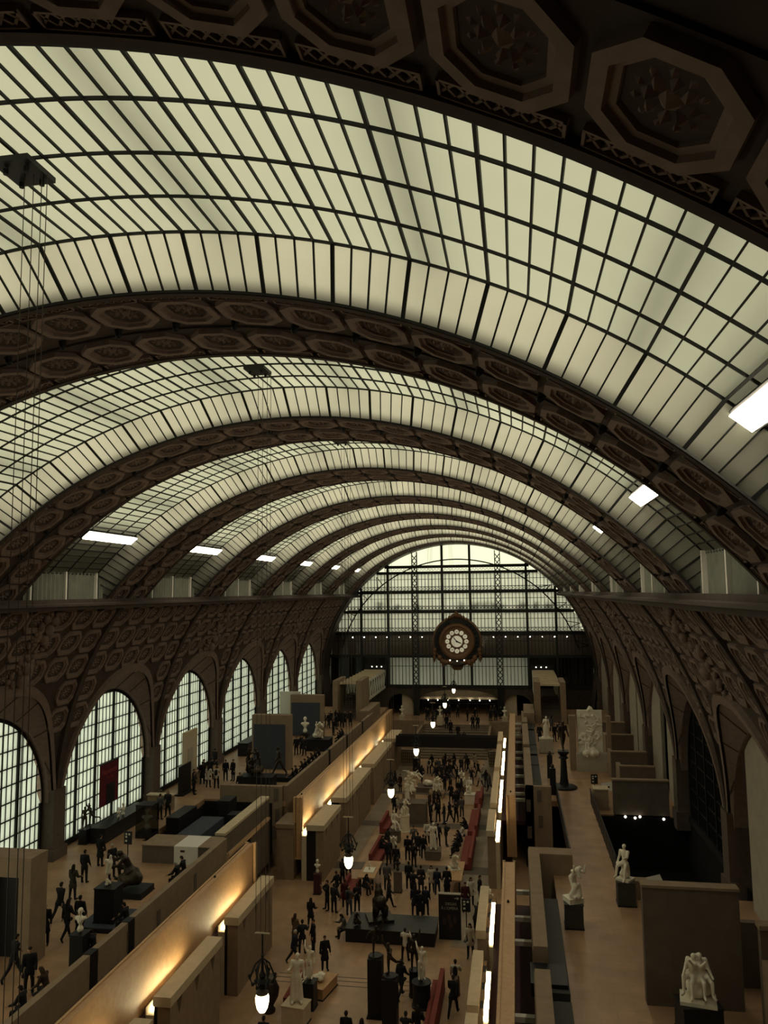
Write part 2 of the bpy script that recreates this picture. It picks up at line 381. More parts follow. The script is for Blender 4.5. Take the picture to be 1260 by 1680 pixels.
# ------------------------------------------------------------------ cornices and lower coffered walls
def hood(y, yc, top=R_(21.5), half=6.25, bot=R_(-9.5)):
    """vault angle of the outer hood arch at distance along the nave"""
    d = abs(y-yc)/half
    if d >= 1: return bot
    return bot+(top-bot)*(1-d**2.3)**.5
for s, side in ((-1, 'left'), (1, 'right')):
    def S(p): return (p[0]*-s*-1 if s > 0 else -p[0], p[1], p[2])
    def sv(r, t, y): p = vp(r, t, y); return (s*p[0], p[1], p[2])
    def smtx(r, t, y): return vmtx(r, t if s > 0 else math.pi-t, y)
    co = MB()
    pr = [(14.2, 19.3), (14.2, 19.48), (14.05, 19.5), (14.05, 19.62), (14.4, 19.66), (14.4, 19.86), (15.2, 19.86), (15.2, 19.3)]
    co.prism([(s*a, b) for a, b in pr], 2, YEND, 'y')
    cor = struct('trim_%d' % (11 if s < 0 else 12), co, 'stucco_dark', label='dark moulded cornice along the %s vault wall' % ('arched window' if s < 0 else 'marble walkway'), cat='cornice')
    wl = MB(); NYB = 40
    y_edges = []
    for k in range(0, 8):
        yc = BAYS[k]
        for j in range(NYB): 
            y0 = RIBS[k]+12.785*j/NYB; y1 = RIBS[k]+12.785*(j+1)/NYB
            a0, a1 = hood(y0, yc), hood(y1, yc)
            nt_ = 8
            for i in range(nt_):
                f0, f1 = i/nt_, (i+1)/nt_
                wl.quad(sv(19.1, a0+(T0-a0)*f0, y0), sv(19.1, a1+(T0-a1)*f0, y1), sv(19.1, a1+(T0-a1)*f1, y1), sv(19.1, a0+(T0-a0)*f1, y0))
    # last half bay up to the gable
    wl.quad(sv(19.1, R_(-20), RIBS[8]), sv(19.1, R_(-20), YEND), sv(19.1, R_(5), YEND), sv(19.1, R_(5), RIBS[8]))
    for i in range(8):
        a, b = R_(5+33.8*i/8), R_(5+33.8*(i+1)/8); wl.quad(sv(19.1, a, RIBS[8]), sv(19.1, a, YEND), sv(19.1, b, YEND), sv(19.1, b, RIBS[8]))
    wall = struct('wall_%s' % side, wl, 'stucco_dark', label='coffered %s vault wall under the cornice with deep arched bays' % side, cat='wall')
    far = MB()
    for k in range(0, 8):
        yc = BAYS[k]
        # hood soffit: from the outer arch on the vault to the window arch
        hd = MB(); n = 36
        for i in range(n):
            def ring(i):
                u = math.pi*i/n
                y_in, z_in = yc-5.75*math.cos(u), 7.9+5.75*math.sin(u)
                y_o = yc-6.2*math.cos(u); a = hood(y_o, yc); o = sv(19.0, a, y_o)
                return o, (s*19.1, y_in, z_in), (s*19.9, y_in, z_in)
            A, B = ring(i), ring(i+1)
            hd.quad(A[0], B[0], B[1], A[1]); hd.quad(A[1], B[1], B[2], A[2])
        hd.build('window_hood', 'stucco', wall)
        fr = MB()    # raised band round the hood
        for i in range(n):
            def ring2(i):
                y = yc-6.2*math.cos(math.pi*i/n); y2 = yc-6.39*math.cos(math.pi*i/n)
                a = hood(y, yc); a2 = hood(y, yc)+.026
                return sv(18.86, a, y), sv(18.86, a2, y2), sv(19.1, a2+.004, y2)
            A, B = ring2(i), ring2(i+1); fr.quad(A[0], B[0], B[1], A[1]); fr.quad(A[1], B[1], B[2], A[2])
        fr.build('hood_band', 'stucco', wall)
        # voussoir joints of the hood
        for i in range(3, n-2, 4):
            u = math.pi*i/n; a = hood(yc-6.2*math.cos(u), yc)
            P = Vector(sv(18.97, a, yc-6.2*math.cos(u))); Q = Vector((s*19.07, yc-5.75*math.cos(u), 7.9+5.75*math.sin(u)))
            MB().tube([P, Q], .03, 4).build('hood_joint', 'stucco_dark', wall)
        # coffers
        for r in range(7):
            t = R_(35.0-5.02*r)
            for c in range(6):
                y = RIBS[k]+12.785*(c+.5)/6
                if r > 0 and hood(y+(.7 if y < yc else -.7) if abs(y-yc) > .7 else yc, yc)+R_(.4) > t-R_(1.5): continue
                P = sv(19, t, y)
                if not inview(P, 40): continue
                m_ = smtx(19.1, t, y)
                near = (s < 0 and k <= 4) or (s > 0 and k <= 3)
                if near: obj('coffer', WCOFFER, wall, mtx=m_)
                else: coffer_mb(far, 1.5, WCL, m_, 6)
        # ornament above every other hood
        if k % 2 == 0 and k > 0:
            orn = MB(); rr = random.Random(k*3+s)
            for i in range(90):
                f = rr.random(); t = R_(22.5)+f*R_(14); y = yc+rr.uniform(-.85, .85)*(1.2-.55*f)
                p = Vector(sv(18.98, t, y)); orn.ball(tuple(p), rr.uniform(.10, .2), 6, (1, rr.uniform(.7, 1.5), rr.uniform(.7, 1.8)))
            for t_, r_ in ((35.3, .2), (33.6, .26), (32.0, .24), (26.5, .3), (24.5, .34)): orn.ball(sv(18.85, R_(t_), yc), r_, 8, (1, 1.2, 1.2))
            orn.build('carved_garland', 'stucco', wall, True)
    if far.v: far.build('coffer_field', 'stucco', wall, kind='stuff')
    # rib lines running down to the piers and the piers themselves
    for k in range(0, 9):
        rb = MB(); n = 16
        for a0, a1, hw_ in ((R_(-6), T0, .22),):
            vs = [sv(r, a0+(a1-a0)*i/n, RIBS[k]+dy) for i in range(n+1) for dy, r in ((-hw_, 18.85), (hw_, 18.85), (hw_, 19.1), (-hw_, 19.1))]
            rb.add(vs, [(i*4+j, i*4+(j+1) % 4, (i+1)*4+(j+1) % 4, (i+1)*4+j) for i in range(n) for j in range(4)])
        rb.build('rib_line', 'stucco_dark', wall)
        pi_ = MB(); pi_.prism([(RIBS[k]-.62, 4.0), (RIBS[k]+.62, 4.0), (RIBS[k]+.6, 8.6), (RIBS[k]-.6, 8.6)], s*18.75, s*20.3, 'x'); pi_.box(min(s*18.62, s*20.3), max(s*18.62, s*20.3), RIBS[k]-.72, RIBS[k]+.72, 4.0, 5.2)
        pi_.build('pier', 'pier_stone', wall)
        # closing wall outside the arches, between windows
    cl = MB()
    for k in range(8):
        yc = BAYS[k]; n = 24
        for i in range(n):
            u0, u1 = math.pi*i/n, math.pi*(i+1)/n
            p0 = (s*19.9, yc-5.75*math.cos(u0), 7.9+5.75*math.sin(u0)); p1 = (s*19.9, yc-5.75*math.cos(u1), 7.9+5.75*math.sin(u1))
            cl.quad(p0, p1, (s*19.9, p1[1], 21), (s*19.9, p0[1], 21))
        for y0, y1 in ((RIBS[k], yc-5.75), (yc+5.75, RIBS[k+1])): cl.quad((s*19.9, y0, -1), (s*19.9, y1, -1), (s*19.9, y1, 21), (s*19.9, y0, 21))
        cl.quad((s*19.9, yc-5.75, -1), (s*19.9, yc+5.75, -1), (s*19.9, yc+5.75, 4.9), (s*19.9, yc-5.75, 4.9))
    cl.quad((s*19.9, RIBS[8], -1), (s*19.9, 128, -1), (s*19.9, 128, 21), (s*19.9, RIBS[8], 21)); cl.quad((s*19.9, -6, -1), (s*19.9, RIBS[0], -1), (s*19.9, RIBS[0], 30), (s*19.9, -6, 30))
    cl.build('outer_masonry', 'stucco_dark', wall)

# arched windows on the left
def arch_window(name, s, yc, label, glass, X=19.6, z0=4.9, zs=7.9, r=5.7, group=None):
    w = thing(name, label, 'window', (s*X, yc, 0), kind='structure', group=group)
    bars = MB(); nv = 5
    vdiv = [-r+2*r*i/nv for i in range(nv+1)]
    zrows = [z0+.94*i for i in range(0, 10)]+[zs+r]
    def top(y): return zs+math.sqrt(max(0, r*r-y*y))
    for i in range(nv):
        for j in range(len(zrows)-1):
            a, b = vdiv[i], vdiv[i+1]; lo, hi = zrows[j], zrows[j+1]
            pts_t = [(y, min(hi, top(y))) for y in [a+(b-a)*q/6 for q in range(7)]]
            pts_t = [p for p in pts_t if p[1] > lo+.02]
            if len(pts_t) < 2: continue
            poly = [(pts_t[0][0], lo), (pts_t[-1][0], lo)]+pts_t[::-1]
            o_ = MB(); o_.add([(0, y, z) for y, z in poly], [tuple(range(len(poly)))]); o_.build('pane', glass, w)
    fine = MB()
    for i in range(1, nv): MB().box(-.16, .12, vdiv[i]-.08, vdiv[i]+.08, z0, top(vdiv[i])).build('mullion', 'iron', w)
    nf = 25
    for i in range(1, nf):
        y = -r+2*r*i/nf
        if i % 5 == 0: continue
        fine.box(-.07, .03, y-.03, y+.03, z0, top(y))
    for z in zrows[:-1]:
        h_ = r if z < zs else math.sqrt(max(0, r*r-(z-zs)**2))
        fine.box(-.09, .06, -h_, h_, z-.03, z+.03)
    fine.build('glazing_bars', 'iron', w, kind='stuff')
    ar = MB(); n = 40
    for i in range(n):
        u0, u1 = math.pi*i/n, math.pi*(i+1)/n
        for a, b in ((r-.16, r+.12),):
            A = [(-.18, -b*math.cos(u0), zs+b*math.sin(u0)), (-.18, -b*math.cos(u1), zs+b*math.sin(u1)), (-.18, -a*math.cos(u1), zs+a*math.sin(u1)), (-.18, -a*math.cos(u0), zs+a*math.sin(u0))]
            ar.quad(*[(x*-s*-1 if s < 0 else x, y, z) for x, y, z in A])
    ar.box(-.18, .1, -r-.1, -r+.14, z0, zs); ar.box(-.18, .1, r-.14, r+.1, z0, zs); ar.box(-.3, .1, -r, r, z0-.3, z0+.05)
    ar.build('window_frame', 'iron', w)
    return w
for k in range(2, 8):
    arch_window('window_%d' % (9+k), -1, BAYS[k], ['', '', 'tall arched window nearest the pale portal on the terrace', 'tall arched window with the red exhibition banner', 'tall arched window with a beige screen before it', 'tall arched window behind the first blue display wall'][k] if k < 6 else 'arched window at the far end of the terrace', 'window_glass', group='far terrace windows' if k >= 6 else None)

# ------------------------------------------------------------------ glazed gable
gb = thing('wall_back', 'iron and glass gable wall closing the nave behind the gilt clock', 'gable', (0, YEND, 0), kind='structure')
BZ = [6.54, 10.79, 14.05, 17.16, 19.98, 22.8, 23.68]
def chord(z): return math.sqrt(max(0, VR*VR-max(0, z-ZC)**2))
def gtop(x): return ZC+math.sqrt(max(0, VR*VR-x*x))
for i, z in enumerate(BZ):
    c = chord(z); MB().box(-c, c, -.25, .25, z-.22, z+.18).build('beam', 'iron', gb)
for X in (-14, -10, -2, 2, 10, 14): MB().box(X-.16, X+.16, -.3, .2, 6.5, gtop(X)).build('mullion', 'iron', gb)
for X in (-6, 6):
    pc = MB().box(X-.42, X-.30, -.5, -.1, 2.4, gtop(X)); pc.box(X+.30, X+.42, -.5, -.1, 2.4, gtop(X))
    pc.box(X-.42, X+.42, -.15, .1, 2.4, 6.5)
    for i in range(24):
        z = 6.9+.82*i
        if z > gtop(X)-.4: break
        for sg in (-1, 1):
            mm = Matrix.Translation((X, -.3, z)) @ Matrix.Rotation(sg*R_(50), 4, 'Y'); pc.box(-.5, .5, -.05, .05, -.06, .06, mm)
    pc.build('lattice_pillar', 'iron', gb)
fine = MB(); rings = MB()
for a, b in zip([-18, -14, -10, -6, -2, 2, 6, 10, 14], [-14, -10, -6, -2, 2, 6, 10, 14, 18]):
    for j in range(1, 8):
        x = a+(b-a)*j/8
        t = min(gtop(x), 22.8)
        if t > 6.6: fine.box(x-.035, x+.035, -.08, .04, 6.5, t)
for z0, z1 in zip(BZ[:-2], BZ[1:-1]):
    zz = z0+(z1-z0)*.66; c = chord(zz); fine.box(-c, c, -.08, .04, zz-.03, zz+.03)
for z in (14.05, 17.16, 19.98, 22.8):
    c = chord(z+.8); 
    if z != 22.8: rings.box(-c, c, -.1, .02, z+.74, z+.82); rings.box(-c, c, -.1, .02, z+.18, z+.26)
    x = -c+.3
    while x < c:
        t8 = [(.19*math.cos(2*math.pi*q/8), .19*math.sin(2*math.pi*q/8)) for q in range(8)]
        for q in range(8):
            a_, b_ = t8[q], t8[(q+1) % 8]; rings.box(0, math.dist(a_, b_), -.03, .03, -.03, .03, Matrix.Translation((x+a_[0], -.05, z+.5+a_[1])) @ Matrix.Rotation(-math.atan2(b_[1]-a_[1], b_[0]-a_[0]), 4, 'Y'))
        x += .5
fine.build('glazing_bars', 'iron', gb, kind='stuff'); rings.build('ring_frieze', 'iron', gb, kind='stuff')
tr = MB(); n = 44      # inner arched truss
for i in range(n):
    u0, u1 = R_(14)+R_(152)*i/n, R_(14)+R_(152)*(i+1)/n
    f = lambda u, r: (r*math.cos(u), -.35, ZC+r*math.sin(u)*.965)
    tr.tube([f(u0, 17.4), f(u1, 17.4)], .09, 4)
    if i % 3 == 0 and (u0 < R_(62) or u0 > R_(118)): tr.tube([f(u0, 17.4), f(u0, 18.9)], .05, 4); tr.tube([f(u0, 18.9), f(u1, 17.4)], .05, 4)
tr.build('arched_truss', 'iron', gb)
# panes
xs = [-18.5, -14, -10, -6, -2, 2, 6, 10, 14, 18.5]
zs = [6.54, 10.79, 14.05, 17.16, 19.98, 22.8, 27]
for i in range(9):
    for j in range(6):
        a, b, lo, hi = xs[i], xs[i+1], zs[j], zs[j+1]
        pt = [(x, min(hi, gtop(x))) for x in [a+(b-a)*q/8 for q in range(9)] if min(hi, gtop(x)) > lo+.02 and abs(x) < VR]
        if len(pt) < 2: continue
        poly = [(pt[0][0], lo), (pt[-1][0], lo)]+pt[::-1]
        m_ = 'clear_glass' if j == 5 else 'end_glass'
        if j == 1: m_ = 'clear_glass'
        if j == 0 and (i < 2 or i > 6): m_ = 'smoked_glass'
        o_ = MB(); o_.add([(x, 0, z) for x, z in poly], [tuple(range(len(poly)))]); o_.build('pane', m_, gb)
# rooms behind the gable
bk = MB(); bk.box(-19, 19, YEND+.6, YEND+8, 10.5, 10.9); bk.box(-19, 19, YEND+.6, YEND+8, 13.7, 14.2); bk.box(-19, 19, YEND+2.2, YEND+2.4, 10.9, 13.7)
bk.box(-19, -9.8, YEND+1.5, YEND+1.7, 6.3, 10.6); bk.box(9.8, 19, YEND+1.5, YEND+1.7, 6.3, 10.6)
struct('wall_upper_floor', bk, 'stone_dark', label='brown upper floor storey behind the gable glass', cat='wall')

# lamp row under the upper storey ceiling and silhouettes of trees beyond the glass
for i in range(-10, 11):
    if abs(i*1.72) < 16.5: MB().ball((i*1.72, YEND+.75, 13.45), .06, 6).build('ceiling_spotlight', 'gable_spot' if 'gable_spot' in MATS else mat('gable_spot', (1, .9, .7), .5, emis=(1, .9, .7, 60)), None, label='tiny bright spotlight in the row behind the gable glass', cat='spotlight', group='spotlights behind the gable glass')
rs = random.Random(9)
for i, x in enumerate((-11.2, -8.9, -5.9, .6, 2.7, 4.3, 5.4, 6.4, 9.2, 11.0, 13.0)):
    sh = MB(); hgt = rs.uniform(.7, 1.5)
    for _ in range(9): sh.ball((x+rs.uniform(-.45, .45), YEND+.42+rs.uniform(0, .15), 17.5+rs.random()*hgt), rs.uniform(.16, .3), 6)
    sh.build('roof_shrub', 'iron', None, True, label='dim shrub silhouette behind the frosted gable glass', cat='shrub', group='shrub silhouettes behind the gable')
for x in (-4.4, -3, -1.6, 0, 1.6, 3, 4.4): MB().ball((x, YEND+.5, 4.5), .05, 6).build('lobby_lamp', 'gable_spot', None, label='small lobby ceiling lamp behind the central arch', cat='lamp', group='lobby ceiling lamps')
# ------------------------------------------------------------------ floors
fl = struct('floor', MB().box(-20, 20, -6, 128, -.3, 0), 'floor_stone', label='warm beige stone floor of the sunken nave', cat='floor')
side = MB().box(4.25, 6.0, 46, 96, 0, .012).build('aisle_paving', 'floor_side', fl); MB().box(-5.2, -3.95, 57, 92, 0, .012).build('aisle_paving', 'floor_side', fl)
for y0, y1 in ((57.4, 58.9), (67.9, 69.3), (78.6, 79.6)): MB().box(-5.3, 6.0, y0, y1, .012, .02).build('dark_band', 'floor_band', fl)
for y in (41.76, 41.36, 40.88): MB().box(-4.5, 4.0, y-.035, y+.035, 0, .008).build('inlay_line', 'floor_band', fl)
tl = MB(); tl.box(-19.9, -8.95, -6, 46, 4.2, 4.58); tl.box(-19.9, -15.3, 46, 57.5, 4.2, 4.58); tl.box(-15.3, -13.6, 46, 47.4, 4.2, 4.58); tl.box(-19.9, -8.95, 57.5, 105, 4.2, 4.58)
struct('floor_left', tl, 'floor_terrace', label='raised stone terrace floor beside the tall arched windows', cat='floor')
tr = MB(); tr.box(10.05, 13.45, -6, 45, 4.2, 4.58); tr.box(11.1, 13.45, 45, 60, 4.2, 4.58); tr.box(10.05, 13.45, 60, 105, 4.2, 4.58); tr.box(13.45, 19.9, -6, 42.5, 4.2, 4.58); tr.box(13.45, 19.9, 57, 105, 4.2, 4.58)
struct('floor_right', tr, 'floor_terrace', label='raised stone walkway floor lined with marble statues', cat='floor')

# ------------------------------------------------------------------ gallery walls, parapets, panels
def slot_shades(parent, pts, plane, size=(.34, .9), axis='y'):
    for a, z in pts:
        m_ = MB()
        if axis == 'y': m_.box(a-size[0]/2, a+size[0]/2, plane-.02, plane+.05, z-size[1]/2, z+size[1]/2)
        else: m_.box(plane-.05, plane+.02, a-size[0]/2, a+size[0]/2, z-size[1]/2, z+size[1]/2)
        m_.build('slot', 'stone_dark', parent)  # dark plate stands in for the shade inside a slot
gl = MB()
gl.box(-9.1, -8.8, -6, 45.2, 0, 5.68); gl.box(-9.1, -8.8, 57.6, 93, 0, 5.68)
cw_ = MB(); cw_.box(-14, -9.15, 57.3, 57.75, 0, 5.68); cw_.box(-8.75, -7.5, 54.7, 57.5, 0, 3.5); cw_.box(-8.8, -7.45, 54.6, 57.5, 3.5, 3.8)
struct('wall_cross_left', cw_, 'stone', label='stone cross wall closing the terrace gallery by the stair well', cat='wall')
gw = struct('wall_gallery_left', gl, 'stone', label='stone parapet wall edging the windowed terrace above the nave', cat='wall')
slot_shades(gw, [(-9.6, 5.1), (-8.0, 3.3), (-9.5, 3.6), (-8.3, 2.1), (-9.7, 2.4), (-10.8, 4.0)], 57.28)
slot_shades(gw, [(36.3, 4.6), (40.6, 4.8), (33.4, 4.9)], -8.8, axis='x')
for y in (30.5, 33.6, 70.9, 78.4, 86.5):
    MB().box(-9.13, -8.77, y-.28, y+.28, 3.4, 5.7).build('opening', 'black', gw)  # solid black box, painted shade for an opening in the parapet
gr = MB()
for y0, y1 in ((-6, 31.6), (33.5, 45.9), (59.6, 74.0), (75.6, 87.0), (88.1, 96)):
    gr.prism([(8.72, 5.5), (8.76, 5.68), (9.33, 5.68), (9.33, 0), (8.72, 0)], y0, y1, 'y')
gr.box(9.33, 11.1, 44.8, 45.9, 3.0, 5.68); gr.box(8.72, 10.62, 59.6, 60.0, 0, 5.68); gr.box(8.72, 9.33, 31.6, 33.5, 0, 4.6)
gwr = struct('wall_gallery_right', gr, 'stone', label='stone parapet wall edging the marble statue walkway', cat='wall')
slot_shades(gwr, [(9.75, 5.0), (8.95, 4.3), (9.8, 3.2), (8.98, 2.4)], 59.58, (.32, .85))
lg = MB()
for y0, y1 in ((-6, 30.8), (31.4, 40.5), (60.4, 70), (70.3, 79), (79.3, 95)): lg.box(9.33, 10.05, y0, y1, 4.0, 4.95)
lg.build('slate_ledge', 'slate', gwr); MB().box(9.33, 10.05, 40.5, 44.8, 2.0, 2.2).build('shaft_floor', 'deep_shade', gwr); MB().box(9.5, 10.05, 30.8, 31.4, 4.0, 4.7).build('ledge_step', 'black', gwr)  # shaft floor painted near-black in place of its shade
for y, y2 in ((31.6, 33.5), (74.0, 75.6), (87.0, 88.1)):
    MB().box(8.6, 10.0, y+.1, y2-.1, 4.6, 5.1).build('notch_shade', 'black', gwr)  # black slab put in the gap for its shade

# backs of the galleries under the terraces
bw = MB()
for s in (-1, 1):
    for y0, y1 in ((-6, 44.6), (60.3, 93)): bw.box(min(s*6.95, s*7.05), max(s*6.95, s*7.05), y0, y1, 0, 3.0); bw.box(min(s*7.05, s*8.75), max(s*7.05, s*8.75), y0, y1, 2.7, 3.0)
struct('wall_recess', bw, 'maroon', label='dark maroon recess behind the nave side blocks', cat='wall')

# cross beams in the slot between the copper panel and the right parapet
bmr = [atz(845, y, 4.0).y for y in (1186, 1194, 1201, 1205.6, 1216, 1232.5, 1242.5, 1256, 1271, 1287, 1300, 1310, 1460, 1503, 1542, 1665)]
tb = thing('roof_beams', 'row of pale cross beams in the slot beside the long copper panel', 'beam', kind='structure')
for y in bmr: MB().box(7.95, 8.72, y-.13, y+.13, 3.8, 4.0).build('beam', 'white_paint', tb)

# tall copper panels
for s, side_, segs in ((-1, 'terrace', ((-4, 45.0), (55.1, 97))), (1, 'walkway', ((-4, 43.8), (57.6, 95)))):
    for i, (y0, y1) in enumerate(segs):
        xa, xb = (-7.42, -7.1) if s < 0 else (7.42, 7.96)
        p = thing('copper_panel', ['warm copper-coloured wall panel glowing above the caps on the terrace side, near the tall bronzes', 'long copper panel glowing on the terrace side up to the stair tower', 'copper panel along the walkway side beside the pedestal statues', 'long copper panel along the walkway side up to the stair tower'][i+(0 if s < 0 else 2)], 'wall panel', (0, 0, 0))
        MB().box(xa, xb, y0, y1, 1.4, 5.5).build('panel', 'copper', p)
        c = (xa+xb)/2
        MB().box(xa-.04, xa+.07, y0, y1, 5.42, 5.55).build('edge_rail', 'copper', p); MB().box(xb-.07, xb+.04, y0, y1, 5.42, 5.55).build('edge_rail', 'copper', p)
        ye = y0 if i else y1
        MB().box(c-.34, c-.2, ye-.12, ye+.12, 1.3, 5.55).build('end_post', 'copper', p); MB().box(c+.2, c+.34, ye-.12, ye+.12, 1.3, 5.55).build('end_post', 'copper', p); MB().box(c-.2, c+.2, ye-.08, ye+.08, 1.3, 1.42).build('end_plate', 'copper', p)
        MB().lathe([(.06, 5.5), (.06, 5.58), (.02, 5.62)], 8, (c, y0+.9 if i else y1-5.5, 0)).build('fixing_bolt', 'iron', p)

# stone blocks with caps and light troughs along the nave
ORD = ['first', 'second', 'third', 'fourth', 'fifth', 'sixth', 'seventh', 'eighth']
NB = {}
def block(s, y0, y1, xi=None, first=False, lamp=True, wide=None):
    xi = xi or (5.3 if s < 0 else 6.15); xo = wide or 6.5
    nm = 'nave_block'
    n = max(2, int((y1-y0)/1.45))
    zt = 3.42
    pts = [(y0, 0), (y1, 0), (y1, zt)]
    for i in range(n):
        c = y1-(y1-y0)*(i+.5)/n; pts += [(c+.3, zt), (c, zt-.75), (c-.3, zt)]
    pts += [(y0, zt)]
    lab = 'stone pier block with notched top and pale cap on the %s side of the nave' % ('terrace' if s < 0 else 'walkway')
    far_ = y0 > 50; i_ = NB[(s, far_)] = NB.get((s, far_), -1)+1
    if far_: lab = '%s notched pier block counted from the cross passage towards the clock, %s side' % (ORD[[1, 2, 3, 4, 5, 0][i_]], 'terrace' if s < 0 else 'walkway')
    else: lab = '%s notched pier block from the cross passage away from the clock, %s side' % (ORD[i_], 'terrace' if s < 0 else 'walkway')
    b = thing(nm, lab, 'pier block', (0, 0, 0), group='%s side pier blocks' % ('terrace' if s < 0 else 'walkway'))
    def bx(m_, a, c, *r): return m_.box(min(s*a, s*c), max(s*a, s*c), *r)
    MB().prism(pts, s*xi, s*(xi+.55), 'x').build('notched_face', 'stone', b)
    bx(MB(), xi+.55, 6.56, y0+.02, y1-.02, 0, zt-.01).build('body', 'black', b); bx(MB(), 6.56, 6.9, y0+.02, y1-.02, 0, 3.0).build('trough_floor', 'cap_stone', b)  # body painted black so the notches before it look shaded
    capm = MB(); bx(capm, xi-.07, 6.55, y0-.12, y1+.12, zt, 3.8)
    capm.build('cap', 'cap_stone', b)
    bx(MB(), 6.9, 6.94, y0, y1, 0, 3.3).build('trough_lip', 'stone', b)
    if lamp:
        L = y1-y0
        lp = MB(); bx(lp, 6.6, 6.88, y0+.35, y1-.35-(L*.25 if s < 0 else 0), 3.0, 3.12); lp.build('trough_lamp', 'strip', b)
    return b
YB = [(62.1, 67.3), (67.45, 72.6), (74.4, 79.8), (79.95, 85.1), (87.1, 92.5)]
for y0, y1 in YB: block(-1, y0, y1, 5.33); block(1, y0, y1, 6.12)
block(-1, 54.7, 59.9, 5.33); block(1, 55.0, 60.1, 6.08)
for y0, y1 in ((39.1, 44.7), (31.3, 36.7), (25.0, 29.5)): block(-1, y0, y1, 5.85)
for y0, y1 in ((39.3, 44.8), (32.5, 37.0), (26.5, 31.7)): block(1, y0, y1, 6.15)

# ------------------------------------------------------------------ right arches, closing walls, lobby
rb = MB(); rb.box(24, 24.2, -6, 128, 0, 22); rb.box(19.9, 24, -6, 128, 14.5, 14.8); rb.box(19.9, 24, -6, 128, 3.9, 4.2)
struct('wall_outer_right', rb, 'deep_shade', label='dark side rooms beyond the walkway arches', cat='wall')  # lined near-black so the arches show only shade
for k in range(1, 8):
    yc = BAYS[k]
    parts = {1: [(-5.6, 0.5)], 2: [(-1.2, 3.9)], 3: [], 4: [(-5.2, -1.2), (1.2, 5.4)], 5: [(-5.4, .3), (1.0, 5.4)], 6: [(-5.4, -1.3), (.6, 5.4)], 7: [(-5.4, 5.4)]}[k]
    if k == 3:
        arch_window('window_17', 1, yc, 'dim gridded arched window in shadow beyond the walkway pit', 'smoked_glass', X=19.7)
        MB().box(19.8, 20.6, yc-5.7, yc+5.7, 4.4, 14).build('backing', 'deep_shade', bpy.data.objects['window_17'], mtx=Matrix.Translation((-19.7+.3, -yc, 0)))  # black sheet behind the panes, painted shade
    for y0, y1 in parts:
        pts = [(yc+y1, 4.5), (yc+y0, 4.5)]+[(yc+y0+(y1-y0)*i/14, 7.9+math.sqrt(max(0, 5.7**2-(y0+(y1-y0)*i/14)**2))) for i in range(15)]
        MB().prism(pts, 19.3, 19.55, 'x').build('grey_infill', 'grey_plaster', bpy.data.objects['wall_right'])
bkm = MB(); bkm.box(-20, 20, -6.2, -6, -1, 30)
n = 24
for a0, a1 in ((R_(-5), R_(185)),):
    vs = [vp(r, a0+(a1-a0)*i/n, y) for i in range(n+1) for y, r in ((-6, 19.3), (3.05, 19.3), (3.05, 20.4), (-6, 20.4))]  # unseen solid vault shell, added to keep sky light out
    bkm.add(vs, [(i*4+j, i*4+(j+1) % 4, (i+1)*4+(j+1) % 4, (i+1)*4+j) for i in range(n) for j in range(4)])
struct('wall_front', bkm, 'stucco_dark', label='dark plain end wall facing the clock, with a vault shell added against sky light', cat='wall')

lb = MB(); lb.box(-20, 20, 127.8, 128, 0, 6.2); lb.box(-20, 20, YEND+.3, 128, 6.2, 6.6)
struct('wall_lobby', lb, 'deep_shade', label='dark entrance lobby beneath the clock', cat='wall')  # lobby shell painted near-black to stand for its dimness
struct('floor_landing', MB().box(-20, -4, 104, 128, 0, 2.4).box(4.6, 20, 104, 128, 0, 2.4).box(-4, 4.6, 105.5, 128, 0, 2.4), 'floor_terrace', label='raised lobby landing at the head of the nave stair', cat='floor')
gs = thing('nave_stair', 'broad stone stair climbing from the nave to the lobby landing', 'stair', (0, 0, 0), kind='structure')
for i in range(14): MB().box(-4, 4.6, 95.2+i*.74, 105.5, 2.4*i/14, 2.4*(i+1)/14-.03).build('step', 'floor_side', gs); MB().box(-4, 4.6, 95.16+i*.74, 95.5+i*.74, 2.4*(i+1)/14-.03, 2.4*(i+1)/14).build('nosing', 'floor_band', gs)
rw = MB(); rw.box(-9, -4, 103.6, 104, 0, 3.1); rw.box(4.6, 9, 103.6, 104, 0, 3.1); rw.box(-4.3, -4, 97, 104, 0, 2.6); rw.box(4.6, 4.9, 97, 104, 0, 2.6)
struct('wall_landing', rw, 'stone', label='stone retaining wall of the lobby landing', cat='wall')
br = thing('footbridge', 'black footbridge crossing the far nave below the clock', 'footbridge', (0, 0, 0))
MB().box(-5.2, 6.0, 87.6, 89.4, 2.85, 3.3).build('deck', 'black', br); MB().box(-5.2, 6.0, 87.5, 87.6, 2.85, 4.1).build('parapet', 'black', br); MB().box(-5.2, 6.0, 89.4, 89.5, 2.85, 3.9).build('parapet', 'black', br)
# lower gable: pillars, arches, fascia
lw = MB()
def seg(x0, x1, za, zt_, y0, y1):
    n = 14; c = (x0+x1)/2; h = (x1-x0)/2
    pts = [(x0, za)]+[(x0+(x1-x0)*i/n, za+(zt_-za)*math.sqrt(max(0, 1-((x0+(x1-x0)*i/n-c)/h)**2))) for i in range(1, n)]+[(x1, za), (x1, 6.6), (x0, 6.6)]
    lw.prism(pts, YEND+y0, YEND+y1, 'y')
seg(-5.6, 5.6, 4.75, 6.05, -.1, .25); seg(-10.2, -6.4, 3.9, 5.4, -.1, .25); seg(6.4, 10.2, 3.9, 5.4, -.1, .25); lw.box(-19, -10.2, YEND-.1, YEND+.2, 2.2, 6.6); lw.box(10.2, 19, YEND-.1, YEND+.2, 2.2, 6.6)
struct('wall_gable_base', lw, 'iron_brown', label='brown iron arcade under the gable glass', cat='arcade')
